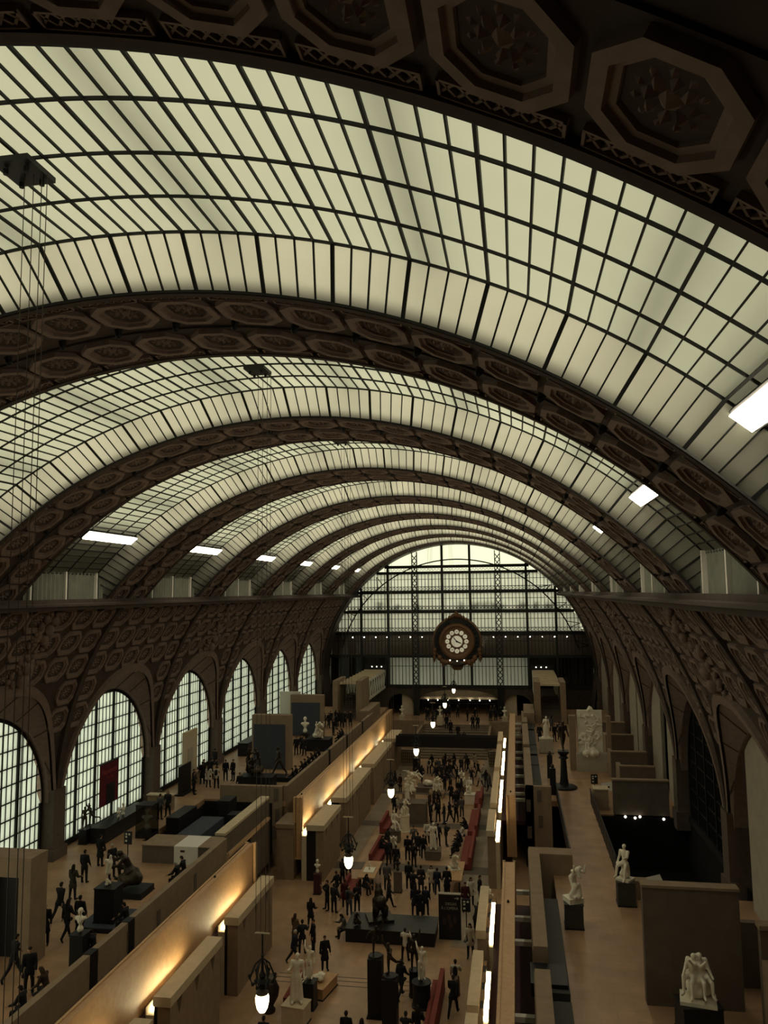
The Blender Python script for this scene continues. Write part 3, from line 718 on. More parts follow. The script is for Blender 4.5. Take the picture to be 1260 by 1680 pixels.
fa = MB(); fa.box(-5.6, 5.6, YEND+.9, YEND+1.2, 4.95, 6.2); fa.box(-5.6, 5.6, YEND+.7, YEND+1.2, 4.6, 4.95); fa.box(-8.2, -6.5, YEND+.5, YEND+.7, 2.4, 5.6); fa.box(6.5, 8.2, YEND+.5, YEND+.7, 2.4, 5.6)
struct('wall_fascia', fa, 'cap_stone', label='warm lit fascia inside the central lobby arch', cat='fascia')
rl = MB(); rl.box(-5.6, 5.6, YEND+.6, YEND+.66, 4.0, 4.06); rl.box(-5.6, 5.6, YEND+.6, YEND+.66, 4.35, 4.41)
for i in range(9): rl.box(-5.2+1.3*i-.03, -5.2+1.3*i+.03, YEND+.6, YEND+.66, 2.4, 4.4)
rl.build('entrance_screen', 'iron', None, label='thin dark entrance screen under the central arch', cat='screen')

# stair towers with truss bridges at the far end
for s in (-1, 1):
    tw = thing('stair_tower', 'pale stone stair tower and white truss bridge at the far end of the %s' % ('windowed terrace' if s < 0 else 'statue walkway'), 'stair tower', (0, 0, 0))
    def b_(nm, m_, x0, x1, *r): return MB().box(min(s*x0, s*x1), max(s*x0, s*x1), *r).build(nm, m_, tw)
    b_('pillar', 'stone', 13.3, 13.9, 93.6, 98.6, 4.58, 9.35); b_('pillar', 'stone', 10.3, 11.0, 93.6, 98.6, 4.58, 9.35)
    for i in range(12): b_('step', 'stone_dark', 11.0, 13.3, 94.5+i*.42, 99.9, 4.58+i*.2, 4.58+(i+1)*.2)
    b_('roof', 'cap_stone', 10.5, 13.3, 95, YEND-.6, 8.75, 8.85)
    for i in range(9): b_('roof_slat', 'cap_stone', 10.45, 13.35, 95.2+i*1.95, 95.45+i*1.95, 8.85, 9.0)
    for x in (10.42, 13.3):
        b_('truss_rail', 'white_paint', x, x+.12, 97.5, YEND-.6, 8.55, 8.85); b_('truss_rail', 'white_paint', x, x+.12, 97.5, YEND-.6, 6.3, 6.6)
        for i in range(8):
            ya = 98.2+i*1.75
            t_ = MB().prism([(ya, 6.5), (ya+.16, 6.5), (ya+.16, 8.6), (ya, 8.6)], s*x, s*(x+.1), 'x'); t_.prism([(ya+.16, 6.5), (ya+.4, 6.5), (ya+1.75, 8.6), (ya+1.5, 8.6)], s*x, s*(x+.1), 'x')
            t_.build('truss_member', 'white_paint', tw)
    b_('bridge_floor', 'stone_dark', 10.5, 13.3, 99.9, YEND-.6, 6.15, 6.4); b_('landing', 'stone_dark', 11.0, 13.3, 99.6, 101, 6.4, 7.0)
    dk = MB().box(min(s*10.2, s*13.4), max(s*10.2, s*13.4), YEND-.5, YEND-.28, 6.6, 9.6); dk.build('doorway', 'black', tw)
    for i in range(3): MB().ball((s*(11+i*.7), YEND-.6, 9.3), .09, 6).build('spotlight', 'spot', tw)
    b_('low_wall', 'stone', 9.0, 10.2, 91.5, 99, 4.58, 6.1)

# ------------------------------------------------------------------ display walls, portal, partitions
def slabthing(name, label, cat, boxes, group=None):
    t = thing(name, label, cat, (0, 0, 0), group=group)
    for nm, m_, b in boxes: MB().box(*b).build(nm, m_, t)
    return t
slabthing('display_wall', 'stone display wall with dark blue panel behind the walking bronze', 'display wall', [('frame', 'stone', (-15.0, -11.5, 67.4, 68.2, 4.58, 9.3)), ('panel', 'blue_panel', (-14.85, -11.95, 67.34, 67.4, 4.7, 8.5))])
slabthing('display_wall', 'stone display wall with dark blue panel behind the marble crouching nude', 'display wall', [('frame', 'stone', (-16.1, -12.45, 83.0, 83.8, 4.58, 9.0)), ('panel', 'blue_panel', (-15.95, -12.8, 82.94, 83.0, 4.7, 8.2))])
slabthing('partition_panel', 'plain white partition standing before a far terrace window', 'partition', [('panel', 'white_paint', (-18.4, -16.0, 86.5, 86.8, 4.58, 8.9)), ('foot', 'stone', (-18.4, -16.0, 86.4, 86.9, 4.58, 4.8))])
slabthing('beige_screen', 'tall beige screen with a narrow grey door before an arched window', 'screen', [('screen', 'cap_stone', (-18.3, -18.1, 60.0, 62.6, 4.58, 8.95)), ('door', 'grey_plaster', (-18.1, -18.06, 60.7, 61.7, 4.9, 7.6)), ('plinth', 'stone', (-18.45, -17.95, 59.8, 63.2, 4.58, 5.4))])
slabthing('portal', 'pale stone portal with a dark opening on the windowed terrace', 'portal', [('jamb', 'stone', (-12.6, -12.05, 31.0, 32.2, 4.58, 9.0)), ('jamb', 'stone', (-15.2, -14.6, 31.0, 32.2, 4.58, 9.0)), ('lintel', 'stone', (-14.6, -12.6, 31.0, 32.2, 8.2, 9.0)), ('opening_shade', 'black', (-14.6, -12.6, 31.9, 32.1, 4.58, 8.2))])  # black sheet gives the opening its shade
slabthing('reception_desk', 'long stone desk with a white middle section on the windowed terrace', 'desk', [('stone_end', 'stone_dark', (-13.4, -11.4, 43.7, 45.6, 4.58, 5.55)), ('white_section', 'white_paint', (-11.4, -9.95, 43.62, 45.65, 4.58, 5.6)), ('stone_end', 'stone_dark', (-9.95, -9.15, 43.7, 45.6, 4.58, 5.55)), ('notice', 'maroon', (-11.0, -10.75, 43.58, 43.62, 5.3, 5.4)), ('top', 'stone', (-13.45, -11.4, 43.65, 45.65, 5.55, 5.6)), ('top', 'stone', (-9.95, -9.12, 43.65, 45.65, 5.55, 5.6))])
slabthing('bridge_parapet', 'long parapet with a bright pale top beside the dark stair well', 'parapet', [('body', 'stone_dark', (-9.8, -9.25, 46.0, 54.5, 1.2, 5.55)), ('pale_top', 'cap_stone', (-9.85, -9.2, 45.95, 54.55, 5.55, 5.7)), ('rail', 'copper', (-9.2, -8.95, 46.0, 53.9, 4.3, 4.45)), ('rail_bracket', 'iron', (-9.25, -9.0, 49.9, 50.1, 4.0, 4.3))])
tag(slabthing('floor_stair_well', 'dark sunken stair well behind the pale-topped parapet', 'stair well', [('floor', 'deep_shade', (-13.5, -9.85, 46.2, 57.2, 1.0, 1.2)), ('side', 'deep_shade', (-15.28, -15.2, 46.2, 57.2, 1.0, 4.15)), ('back', 'deep_shade', (-15.2, -9.9, 57.2, 57.28, 1.0, 4.5)), ('counter', 'black', (-13.2, -11.9, 47.0, 47.6, 1.2, 4.9)), ('ramp', 'blue_panel', (-13.4, -11.8, 48.0, 52.5, 1.2, 4.75)), ('counter', 'black', (-11.6, -10.4, 52.5, 53.5, 1.2, 4.9)), ('counter', 'black', (-12.9, -12.0, 54.0, 55.5, 1.2, 5.4)), ('counter', 'black', (-14.9, -14.0, 50.0, 53.0, 1.2, 5.3)), ('floor', 'deep_shade', (-15.2, -13.5, 47.5, 57.2, 1.0, 1.2))]), kind='structure')  # well faces painted near-black for the shade below
slabthing('pit_wall', 'low dark wall beyond the black pit beside the statue walkway', 'wall', [('body', 'stone_dark', (14.7, 18.4, 57.0, 57.4, 4.3, 6.85)), ('coping', 'stone', (14.65, 18.45, 56.95, 57.45, 6.85, 6.95))])
tag(slabthing('floor_pit', 'black stair pit sunk beside the statue walkway', 'pit', [('floor', 'deep_shade', (13.5, 19.5, 42.6, 56.9, .8, 1.0)), ('side', 'deep_shade', (19.5, 19.6, 42.6, 56.9, .8, 5.0)), ('side', 'deep_shade', (13.46, 13.5, 42.6, 56.9, .8, 4.55)), ('back', 'deep_shade', (13.5, 19.5, 56.85, 56.95, .8, 4.5)), ('back', 'deep_shade', (13.5, 19.5, 42.55, 42.6, .8, 4.5))]), kind='structure')  # pit faces carry painted shade, near-black all round
slabthing('screen_wall', 'broad dark stone screen wall behind the marble couple', 'screen wall', [('wall', 'stone_dark', (12.85, 16.3, 31.75, 32.15, 4.58, 8.8)), ('coping', 'stone', (12.82, 16.33, 31.7, 32.25, 8.8, 8.9))])
slabthing('stone_pier', 'square stone pier ending the dark railing by the sign stand', 'pier', [('body', 'stone', (13.5, 14.5, 58.0, 59.0, 4.58, 5.95)), ('top', 'cap_stone', (13.46, 14.54, 57.96, 59.04, 5.95, 6.02))])
for i, (y, x0, h_) in enumerate(((62.6, 15.9, 2.0), (66.5, 15.7, 2.3), (73.5, 16.1, 2.4), (79.0, 16.0, 2.6))):
    slabthing('partition_wall', ['low stone partition behind the pit wall', 'stone partition with slanting pale coping beside the marble relief', 'stone partition past the marble relief', 'farthest stone partition along the walkway arches'][i], 'partition', [('wall', 'stone_dark', (x0, 18.5, y, y+.3, 4.58, 4.58+h_)), ('coping', 'stone', (x0-.05, 18.5, y-.05, y+.35, 4.58+h_, 4.68+h_)), ('return_wall', 'stone', (x0, x0+.3, y+.35, y+2.6, 4.58, 4.4+h_))])
slabthing('partition_wall', 'dark stone partition at the right of the marble couple', 'partition', [('wall', 'stone_dark', (16.5, 18.7, 30.0, 30.3, 4.58, 8.2)), ('wall', 'stone_dark', (16.35, 18.9, 33.6, 33.9, 4.58, 7.0)), ('coping', 'stone', (16.45, 18.6, 29.9, 30.4, 8.2, 8.35)), ('return_wall', 'stone', (16.5, 16.8, 26.0, 30.0, 4.58, 7.2))])  # the lower rear wall is added to cover a bright floor with dark
# exhibition banner on the window
ban = thing('exhibition_banner', 'dark red exhibition banner hanging on an arched window', 'banner', (-19.25, 50.4, 0))
MB().box(-.04, 0, -1.2, 1.2, 5.95, 8.7).build('cloth', 'red_velvet' if False else mat('banner_red', (.115, .012, .022), .8), ban)
MB().box(0, .015, -.35, .75, 5.98, 7.3).build('picture', 'black', ban); MB().box(-.06, .02, -1.24, 1.24, 8.68, 8.76).build('top_bar', 'iron', ban)
def text(name, body, size, m_, parent, loc, rot, ext=.004, align='CENTER'):
    cu = bpy.data.curves.new(name, 'FONT'); cu.body = body; cu.size = size; cu.extrude = ext; cu.align_x = align; cu.align_y = 'CENTER'
    tmp = bpy.data.objects.new(name, cu); LAB.collection.objects.link(tmp); LAB.view_layers[0].update(); dg = LAB.view_layers[0].depsgraph
    me = bpy.data.meshes.new_from_object(tmp.evaluated_get(dg)); bpy.data.objects.remove(tmp); me.materials.clear(); me.materials.append(MATS[m_])
    o = obj(name, me, parent, loc); o.rotation_euler = rot; return o
mat('coral', (.42, .07, .06), .7); mat('letter', (.62, .6, .54), .7)
text('lettering', 'Huysmans', .48, 'coral', ban, (.02, 0, 8.15), (R_(90), 0, R_(90)))
text('lettering', 'De Degas', .2, 'coral', ban, (.02, .1, 7.75), (R_(90), 0, R_(90)))

# railings either side of the walkway bridge
for x, y0, y1, lab in ((13.42, 45, 59.8, 'black railing between the walkway bridge and the pit'), (11.05, 46.2, 61.5, 'black railing on the nave side of the walkway bridge')):
    r_ = thing('railing', lab, 'railing', (x, 0, 4.58)); MB().tube([(0, y0, 1.0), (0, y1, 1.0)], .045, 6).build('handrail', 'black', r_)
    n = int((y1-y0)/.3); g_ = MB()
    MB().box(-.02, .02, y0, y1, .08, .9).build('infill', 'black', r_)
    for i in range(0, n+1, 5): MB().box(-.03, .03, y0+(y1-y0)*i/n-.03, y0+(y1-y0)*i/n+.03, 0, 1.0).build('post', 'black', r_)

# ------------------------------------------------------------------ figures: posed skeleton -> one continuous skin
def capsule(mb, p, r0, q, r1, n=8, flat=1.0):
    p, q = Vector(p), Vector(q); d = q-p; L = d.length
    if L < 1e-5: d = Vector((0, 0, 1)); L = 1e-5
    d.normalize()
    rot = d.to_track_quat('Z', 'Y').to_matrix().to_4x4(); rot.translation = p
    prof = [(r0*math.sin(a), -r0*math.cos(a)) for a in (R_(8), R_(35), R_(65), R_(90))]+[(r1*math.sin(a), L-r1*math.cos(a)) for a in (R_(90), R_(115), R_(145), R_(172))]
    mb.lathe(prof, n, m=rot)
def blob(name, prims, mats, voxel=.03, dec=.5, extra=None, smooth=3):
    mb = MB()
    for c in prims:
        if c[0] == 'ball': mb.ball(c[1], 1, 10, c[2])
        elif c[0] == 'box': mb.box(*c[1])
        else: capsule(mb, *c)
    me = mb.mesh(name+'_src'); o = bpy.data.objects.new('tmp', me); LAB.collection.objects.link(o)
    m1 = o.modifiers.new('r', 'REMESH'); m1.mode = 'VOXEL'; m1.voxel_size = voxel; m1.use_smooth_shade = True
    if smooth: m2 = o.modifiers.new('s', 'SMOOTH'); m2.iterations = smooth; m2.factor = .5
    if dec < 1: m3 = o.modifiers.new('d', 'DECIMATE'); m3.ratio = dec
    LAB.view_layers[0].update(); dg = LAB.view_layers[0].depsgraph; out = bpy.data.meshes.new_from_object(o.evaluated_get(dg)); bpy.data.objects.remove(o); bpy.data.meshes.remove(me)
    out.name = name
    if extra:
        bm = bmesh.new(); bm.from_mesh(out); t = extra.mesh('x'); bm.from_mesh(t); bm.to_mesh(out); bm.free(); bpy.data.meshes.remove(t)
    out.materials.clear()
    for m_ in mats: out.materials.append(MATS[m_])
    out.polygons.foreach_set('use_smooth', [True]*len(out.polygons)); return out
def ldir(side, flex, abd):
    f, a = R_(flex), R_(abd); return Vector((side*math.sin(a), -math.sin(f)*math.cos(a), -math.cos(f)*math.cos(a)))
def skeleton(lean=0, side=0, twist=0, nod=10, arms=((5, 8, 15), (5, 8, 15)), legs=((0, 4, 0), (0, 4, 0)), seat=None, turn=0):
    """faces -Y; arms/legs = (flex, abduct, bend) for right(-x) and left(+x)"""
    J = {}; up = Vector((math.sin(R_(side)), -math.sin(R_(lean)), math.cos(R_(lean))*math.cos(R_(side)))).normalized()
    P = Vector((0, 0, 0)); J['pelvis'] = P; J['waist'] = P+up*.2+Vector((0, .0, 0)); J['chest'] = P+up*.43; J['neck'] = P+up*.58
    hd = Vector((math.sin(R_(side))*.5+math.sin(R_(turn))*.3, -math.sin(R_(lean+nod)), math.cos(R_(lean+nod)))).normalized()
    J['head'] = J['neck']+hd*.145; J['hdir'] = hd
    sx = Vector((math.cos(R_(twist)), math.sin(R_(twist)), -math.sin(R_(side)))); low = 0
    for i, s in enumerate((-1, 1)):
        k = 'RL'[i]; fl, ab, be = arms[i][:3]
        J['sh'+k] = J['neck']-up*.07+sx*(s*.185)
        d = ldir(s, fl, ab); J['el'+k] = J['sh'+k]+d*.29
        d2 = ldir(s, fl+be, ab*(.4 if len(arms[i]) < 4 else 1)+(arms[i][3] if len(arms[i]) > 3 else 0)); J['wr'+k] = J['el'+k]+d2*.25; J['ha'+k] = J['wr'+k]+d2*.09; J['hd'+k] = d2
        fl, ab, be = legs[i]
        J['hp'+k] = P+sx*(s*.095)-Vector((0, 0, .02)); d = ldir(s, fl, ab); J['kn'+k] = J['hp'+k]+d*.43
        d2 = ldir(s, fl-be, ab*.3); J['an'+k] = J['kn'+k]+d2*.42
        fd = Vector((s*.15, -1, 0)); fd = (fd-d2*fd.dot(d2)); fd = fd.normalized() if fl-be < -25 else Vector((s*.15, -1, 0)).normalized()
        J['to'+k] = J['an'+k]+fd*.17+Vector((0, 0, -.03)) if fl-be >= -25 else J['an'+k]+(fd*.7+d2*.5).normalized()*.16
        low = min(low, J['an'+k].z-.075, J['to'+k].z-.04)
    lift = -low if seat is None else seat+.11
    for k in J:
        if k != 'hdir' and not k.startswith('hd') or k == 'head': J[k] = J[k]+Vector((0, 0, lift))
    return J
def body_prims(J, g=0.0, fem=0):
    c = []
    c += [(J['pelvis'], .125+g, J['waist'], .105+g), (J['waist'], .11+g, J['chest'], .13+g), (J['chest'], .125+g, J['neck']-Vector((0, 0, .06)), .09+g), (J['neck']-Vector((0, 0, .05)), .055+g, J['head'], .05+g)]
    for k in 'RL':
        c += [(J['chest'], .1+g, J['sh'+k], .068+g), (J['sh'+k], .062+g, J['el'+k], .046+g), (J['el'+k], .046+g, J['wr'+k], .032+g), (J['wr'+k], .032+g, J['ha'+k], .036+g)]
        c += [(J['pelvis'], .11+g, J['hp'+k], .098+g), (J['hp'+k], .095+g, J['kn'+k], .06+g), (J['kn'+k], .06+g, J['an'+k], .04+g), (J['an'+k]-Vector((0, 0, .03)), .042+g, J['to'+k], .034+g)]
    return c
def head_prims(J):
    h = J['head']; f = Vector((0, -1, 0)); f = (f-J['hdir']*f.dot(J['hdir'])).normalized(); u = J['hdir']; r = f.cross(u)
    return [(h-u*.03+f*.015, .078, h+u*.03-f*.005, .092), (h-u*.085+f*.05, .035, h-u*.05+f*.04, .05), (h+f*.085-u*.035, .018, h+f*.088+u*.005, .012), (h+r*.088-u*.01, .018, h+r*.09+u*.012, .014), (h-r*.088-u*.01, .018, h-r*.09+u*.012, .014)]
def fingers(J):
    m = MB()
    for k in 'RL':
        s = -1 if k == 'R' else 1
        d = J['hd'+k].normalized(); a = d.cross(Vector((0, 1, 0)))
        a = a.normalized() if a.length > .1 else Vector((1, 0, 0)); b = d.cross(a)
        for i, (off, L) in enumerate(((-.028, .065), (-.01, .078), (.009, .072), (.026, .055))):
            p = J['ha'+k]+b*off+d*.015; m.tube([p, p+d*L*.55, p+d*L*.9+a*(.02*s)], [.010, .009, .006], 5)
        p = J['wr'+k]+d*.04+b*.03; m.tube([p, p+b*.03+d*.03, p+b*.035+d*.06], [.011, .010, .007], 5)
    return m
PROTO = {}
def make_proto(name, hair='short', coat=0, jacket=True, bag=None, **pose):
    J = skeleton(**pose); d = {}
    d['body'] = blob(name+'_body', body_prims(J)+head_prims(J), ['skin'], .03, .55, fingers(J), 2)
    jk = [c for c in body_prims(J, .022)[:4]][:3]
    for k in 'RL': jk += [(J['chest'], .122, J['sh'+k], .09), (J['sh'+k], .086, J['el'+k], .07), (J['el'+k], .07, J['wr'+k], .05)]
    jk += [(J['pelvis']-Vector((0, 0, .04)), .16, J['waist'], .135)]
    if coat:
        for k in 'RL':
            e = J['hp'+k].lerp(J['kn'+k], coat); jk += [(J['pelvis'], .145, e, .125)]
        jk += [(J['pelvis'], .15, (J['hpR'].lerp(J['knR'], coat)+J['hpL'].lerp(J['knL'], coat))*.5, .13)]
    d['jacket'] = blob(name+'_jacket', jk, ['cloth'], .035, .5, None, 2)
    tr_ = [(J['pelvis'], .14, J['pelvis']+Vector((0, 0, .05)), .13)]
    for k in 'RL': tr_ += [(J['pelvis'], .12, J['hp'+k], .112), (J['hp'+k], .11, J['kn'+k], .078), (J['kn'+k], .078, J['an'+k], .062)]
    d['trousers'] = blob(name+'_trousers', tr_, ['cloth'], .035, .5, None, 2)
    for k in 'RL': d['shoe'+k] = blob(name+'_shoe'+k, [(J['an'+k]-Vector((0, 0, .02)), .05, J['to'+k], .045)], ['cloth'], .03, .5, None, 1)
    h = J['head']; f = Vector((0, -1, 0)); u = J['hdir']
    hp = [(h+u*.035-f*.02, .096, h+u*.045-f*.005, .09), (h-u*.02-f*.045, .07, h+u*.02-f*.035, .085)]
    if hair == 'long': hp += [(h-f*.05, .08, J['neck']-f*.09-Vector((0, 0, .12)), .075), (h+Vector((.06, .02, 0)), .05, J['neck']+Vector((.1, .03, -.08)), .04), (h+Vector((-.06, .02, 0)), .05, J['neck']+Vector((-.1, .03, -.08)), .04)]
    d['hair'] = blob(name+'_hair', hp, ['cloth'], .03, .5, None, 2)
    if bag == 'backpack': d['backpack'] = blob(name+'_bag', [(J['chest']+Vector((0, .2, -.18)), .13, J['chest']+Vector((0, .19, .05)), .12)], ['cloth'], .04, .5)
    if bag == 'shoulder': d['shoulder_bag'] = blob(name+'_bag', [(J['hpR']+Vector((-.14, .03, .02)), .09, J['hpR']+Vector((-.14, -.05, .02)), .08), (J['hpR']+Vector((-.13, 0, .05)), .02, J['shL'], .02)], ['cloth'], .03, .5)
    PROTO[name] = d
mat('skin', (.42, .25, .17), .6); mat('cloth', (.03, .03, .035), .9)
CLOTH = {}
for n_, c_ in dict(black=(.011, .011, .013), charcoal=(.022, .022, .025), navy=(.014, .018, .035), brown=(.04, .025, .016), grey=(.09, .09, .09), cream=(.5, .45, .36), white=(.58, .55, .48), denim=(.03, .04, .07), olive=(.035, .034, .02), wine=(.06, .012, .016), tan=(.14, .09, .05), hairdark=(.015, .011, .009), hairbrown=(.045, .028, .016), hairblond=(.22, .15, .075), hairgrey=(.4, .38, .34)).items():
    CLOTH[n_] = mat('cloth_'+n_, c_, .9)
make_proto('stand', nod=12, arms=((8, 10, 20), (4, 9, 25)))
make_proto('stand_long', 'long', .5, nod=8, arms=((15, 12, 60), (6, 8, 20)), legs=((2, 3, 0), (-3, 5, 4)))
make_proto('coat', 'short', .75, nod=5, arms=((6, 13, 12), (6, 13, 12)), bag='shoulder')
make_proto('walk', 'short', .25, lean=5, arms=((-22, 8, 12), (24, 8, 25)), legs=((24, 3, 6), (-20, 3, 18)))
make_proto('walk_long', 'long', .4, lean=4, arms=((20, 8, 30), (-15, 8, 10)), legs=((-16, 3, 22), (20, 3, 4)), bag='shoulder')
make_proto('photo', 'short', 0, nod=5, arms=((45, 20, 95, -45), (45, 20, 95, -45)), legs=((4, 8, 0), (-2, 8, 0)))
make_proto('pack', 'short', 0, nod=6, arms=((30, 12, 70), (8, 10, 30)), legs=((0, 6, 0), (4, 6, 5)), bag='backpack')
make_proto('sit', 'short', .3, lean=12, nod=14, arms=((24, 8, 48), (28, 6, 42)), legs=((85, 8, 85), (80, 10, 78)), seat=.45)
make_proto('sit_long', 'long', .3, lean=18, nod=20, arms=((30, 6, 70), (20, 6, 40)), legs=((84, 4, 88), (70, 4, 60)), seat=.45)
make_proto('lean', 'short', .2, lean=22, nod=10, arms=((50, 6, 40), (55, 6, 35)), legs=((0, 6, 4), (10, 6, 10)))

NP = [0]; SPOTS = []
def person(x, y, z=0, proto='stand', face=0, jacket='black', trousers='charcoal', hair='hairdark', label=None, group=None, h=1.0, at=None, shoes='black', bag='black'):
    """x, y: photo pixel of the feet; z: level they stand on; face: degrees, 0 looks towards the viewpoint end, 180 towards the clock"""
    P = Vector(at) if at else atz(x, y, z)
    if not proto.startswith('sit'):
        for _ in range(4):
            for q in SPOTS:
                d = Vector((P.x-q.x, P.y-q.y, 0))
                if abs(P.z-q.z) < 1 and d.length < .62: P = P+(d.normalized() if d.length > .02 else Vector((0, 1, 0)))*(.64-d.length)
    SPOTS.append(P.copy())
    rnd = random.Random(NP[0]*17+3); NP[0] += 1
    o = thing('person', label, 'person', P, R_(face), group); sc = h*rnd.uniform(.965, 1.03); o.scale = (sc, sc, sc)
    for k, me in PROTO[proto].items():
        k = 'shoe' if k.startswith('shoe') and k != 'shoulder_bag' and len(k) == 5 else k
        c = obj(k, me, o)
        col = dict(jacket=jacket, trousers=trousers, hair=hair, shoe=shoes, backpack=bag, shoulder_bag=bag).get(k)
        if col: c.material_slots[0].link = 'OBJECT'; c.material_slots[0].material = CLOTH[col]
    return o

# ------------------------------------------------------------------ statues
def drape(J, lo=.0, r=.2):
    return [(J['pelvis'], .15, Vector((J['pelvis'].x, J['pelvis'].y+.03, lo+.2)), r), (J['hpR'], .12, Vector((J['anR'].x, J['anR'].y, lo+.1)), r*.7), (J['hpL'], .12, Vector((J['anL'].x, J['anL'].y, lo+.1)), r*.7)]
def fig(extra=(), drp=None, hair=True, voxel=.03, **pose):
    J = skeleton(**pose); c = body_prims(J, .016)+head_prims(J)
    if hair: h = J['head']; c += [(h+J['hdir']*.03+Vector((0, .03, 0)), .1, h+Vector((0, .05, .02)), .09)]
    if drp: c += drape(J, *drp)
    for e in extra: c.append(e(J) if callable(e) else e)
    return c
def shift(c, v, rz=0, sc=1):
    m = Matrix.Translation(v) @ Matrix.Rotation(R_(rz), 4, 'Z') @ Matrix.Scale(sc, 4); out = []
    for p in c:
        if p[0] == 'ball': out.append(('ball', tuple(m @ Vector(p[1])), tuple(x*sc for x in p[2])))
        elif p[0] == 'box': out.append(p)
        else: out.append((m @ Vector(p[0]), p[1]*sc, m @ Vector(p[2]), p[3]*sc))
    return out
def rock(r=.4, h=.4, n=9, seed=1, c=(0, 0)):
    rr = random.Random(seed); return [((c[0]+rr.uniform(-r, r)*.6, c[1]+rr.uniform(-r, r)*.6, h*.2), r*rr.uniform(.35, .5), (c[0]+rr.uniform(-r, r)*.4, c[1]+rr.uniform(-r, r)*.4, h*rr.uniform(.4, .9)), r*rr.uniform(.25, .42)) for _ in range(n)]
SM = {}
def statue_mesh(key, prims, m_, voxel=.03, dec=.5): 
    SM[key] = blob('statue_'+key, prims, [m_], voxel, dec, None, 2); return SM[key]
def statue(name, label, key, P, face=0, sc=1.0, base=None, group=None, basemat=None, cat='statue'):
    o = thing(name, label, cat, P, R_(face), group); 
    b = 0
    if base:
        w_, d_, b = base; mb = MB(); mb.box(-w_/2, w_/2, -d_/2, d_/2, 0, b); mb.build('base', basemat or SM[key].materials[0].name, o)
    zmin = min(v.co.z for v in SM[key].vertices)
    f = obj('figure', SM[key], o, (0, 0, b+.003-zmin*sc)); f.scale = (sc, sc, sc); return o
def pedestal(label, P, w_, d_, h_, m_='black', face=0, kind='box', group=None, rim=True):
    o = thing('pedestal', label, 'pedestal', P, R_(face), group)
    if kind == 'round':
        MB().lathe([(w_*.52, 0), (w_*.52, .08), (w_*.46, .1), (w_*.46, h_-.08)], 20).build('drum', m_, o); MB().lathe([(w_*.5, h_-.08), (w_*.5, h_)], 20).build('top', m_, o)
    else:
        MB().box(-w_/2, w_/2, -d_/2, d_/2, .06 if rim else 0, h_-.05).build('body', m_, o)
        MB().box(-w_/2-.03, w_/2+.03, -d_/2-.03, d_/2+.03, h_-.05, h_).build('top_slab', m_, o)
        if rim: MB().box(-w_/2-.03, w_/2+.03, -d_/2-.03, d_/2+.03, 0, .06).build('plinth', 'black', o)
    return o
def V(*a): return Vector(a)
statue_mesh('standing', fig(drp=(0, .16), arms=((15, 20, 95), (-5, 12, 30)), legs=((0, 4, 0), (8, 8, 14)), side=4, nod=14), 'marble')
statue_mesh('nude', fig(arms=((165, 18, 60), (-5, 12, 30)), legs=((0, 4, 0), (10, 8, 20)), side=6)+[((0, .12, 0), .14, (0, .12, .5), .09)], 'marble')
statue_mesh('bent', fig(lean=42, nod=28, arms=((95, 15, 70), (80, 25, 95)), legs=((30, 4, 14), (-6, 6, 4)), extra=(lambda J: (J['head'], .12, J['head']+V(.05, -.12, -.32), .09), lambda J: (J['chest']+V(0, -.12, 0), .1, J['head']+V(.1, -.02, .08), .1)))+rock(.34, .75, 9, 3, (0, -.3)), 'marble')
statue_mesh('seated', fig(seat=.52, nod=4, arms=((5, 14, 30), (40, 8, 60)), legs=((80, 10, 70), (62, 14, 40)))+rock(.3, .55, 8, 5, (0, .05)), 'marble')
statue_mesh('crouch', fig(seat=.3, lean=38, nod=34, arms=((70, 10, 100), (65, 8, 95)), legs=((120, 12, 125), (85, 12, 110)))+rock(.36, .3, 8, 6), 'marble')
statue_mesh('thinker', fig(seat=.5, lean=30, nod=20, arms=((75, 4, 115), (50, 6, 60)), legs=((82, 10, 90), (78, 10, 82)))+rock(.36, .52, 8, 8, (0, .1)), 'marble')
statue_mesh('reclining', [(Matrix.Rotation(R_(-72), 4, 'X') @ Vector(p[0])+V(0, .5, .16), p[1], Matrix.Rotation(R_(-72), 4, 'X') @ Vector(p[2])+V(0, .5, .16), p[3]) for p in fig(arms=((140, 30, 60), (20, 30, 40)), legs=((30, 8, 50), (50, 12, 70)), side=8)]+rock(.5, .16, 10, 12, (0, -.2)), 'marble')
couple = shift(fig(seat=.55, lean=16, side=14, nod=16, arms=((12, 14, 35), (95, -25, 40)), legs=((80, 6, 80), (75, 4, 70))), (-.17, .02, 0), -18)+shift(fig(seat=.55, lean=12, side=-14, nod=16, arms=((85, -25, 50), (15, 14, 40)), legs=((82, 4, 82), (76, 6, 74))), (.19, .04, 0), 20)+[((-.1, .05, .8), .16, (.12, .05, 1.15), .12)]
statue_mesh('couple', couple+rock(.5, .6, 12, 4, (0, .12)), 'marble', .035)
statue_mesh('group', shift(fig(seat=.5, lean=20, side=8, arms=((60, 30, 60), (110, 30, 40)), legs=((85, 8, 80), (60, 20, 40))), (-.2, 0, 0), -15)+shift(fig(seat=.7, lean=10, side=-20, arms=((140, 20, 60), (60, 20, 80)), legs=((70, 10, 60), (85, 14, 90))), (.2, .15, 0), 35)+rock(.48, .55, 10, 9), 'marble', .035)
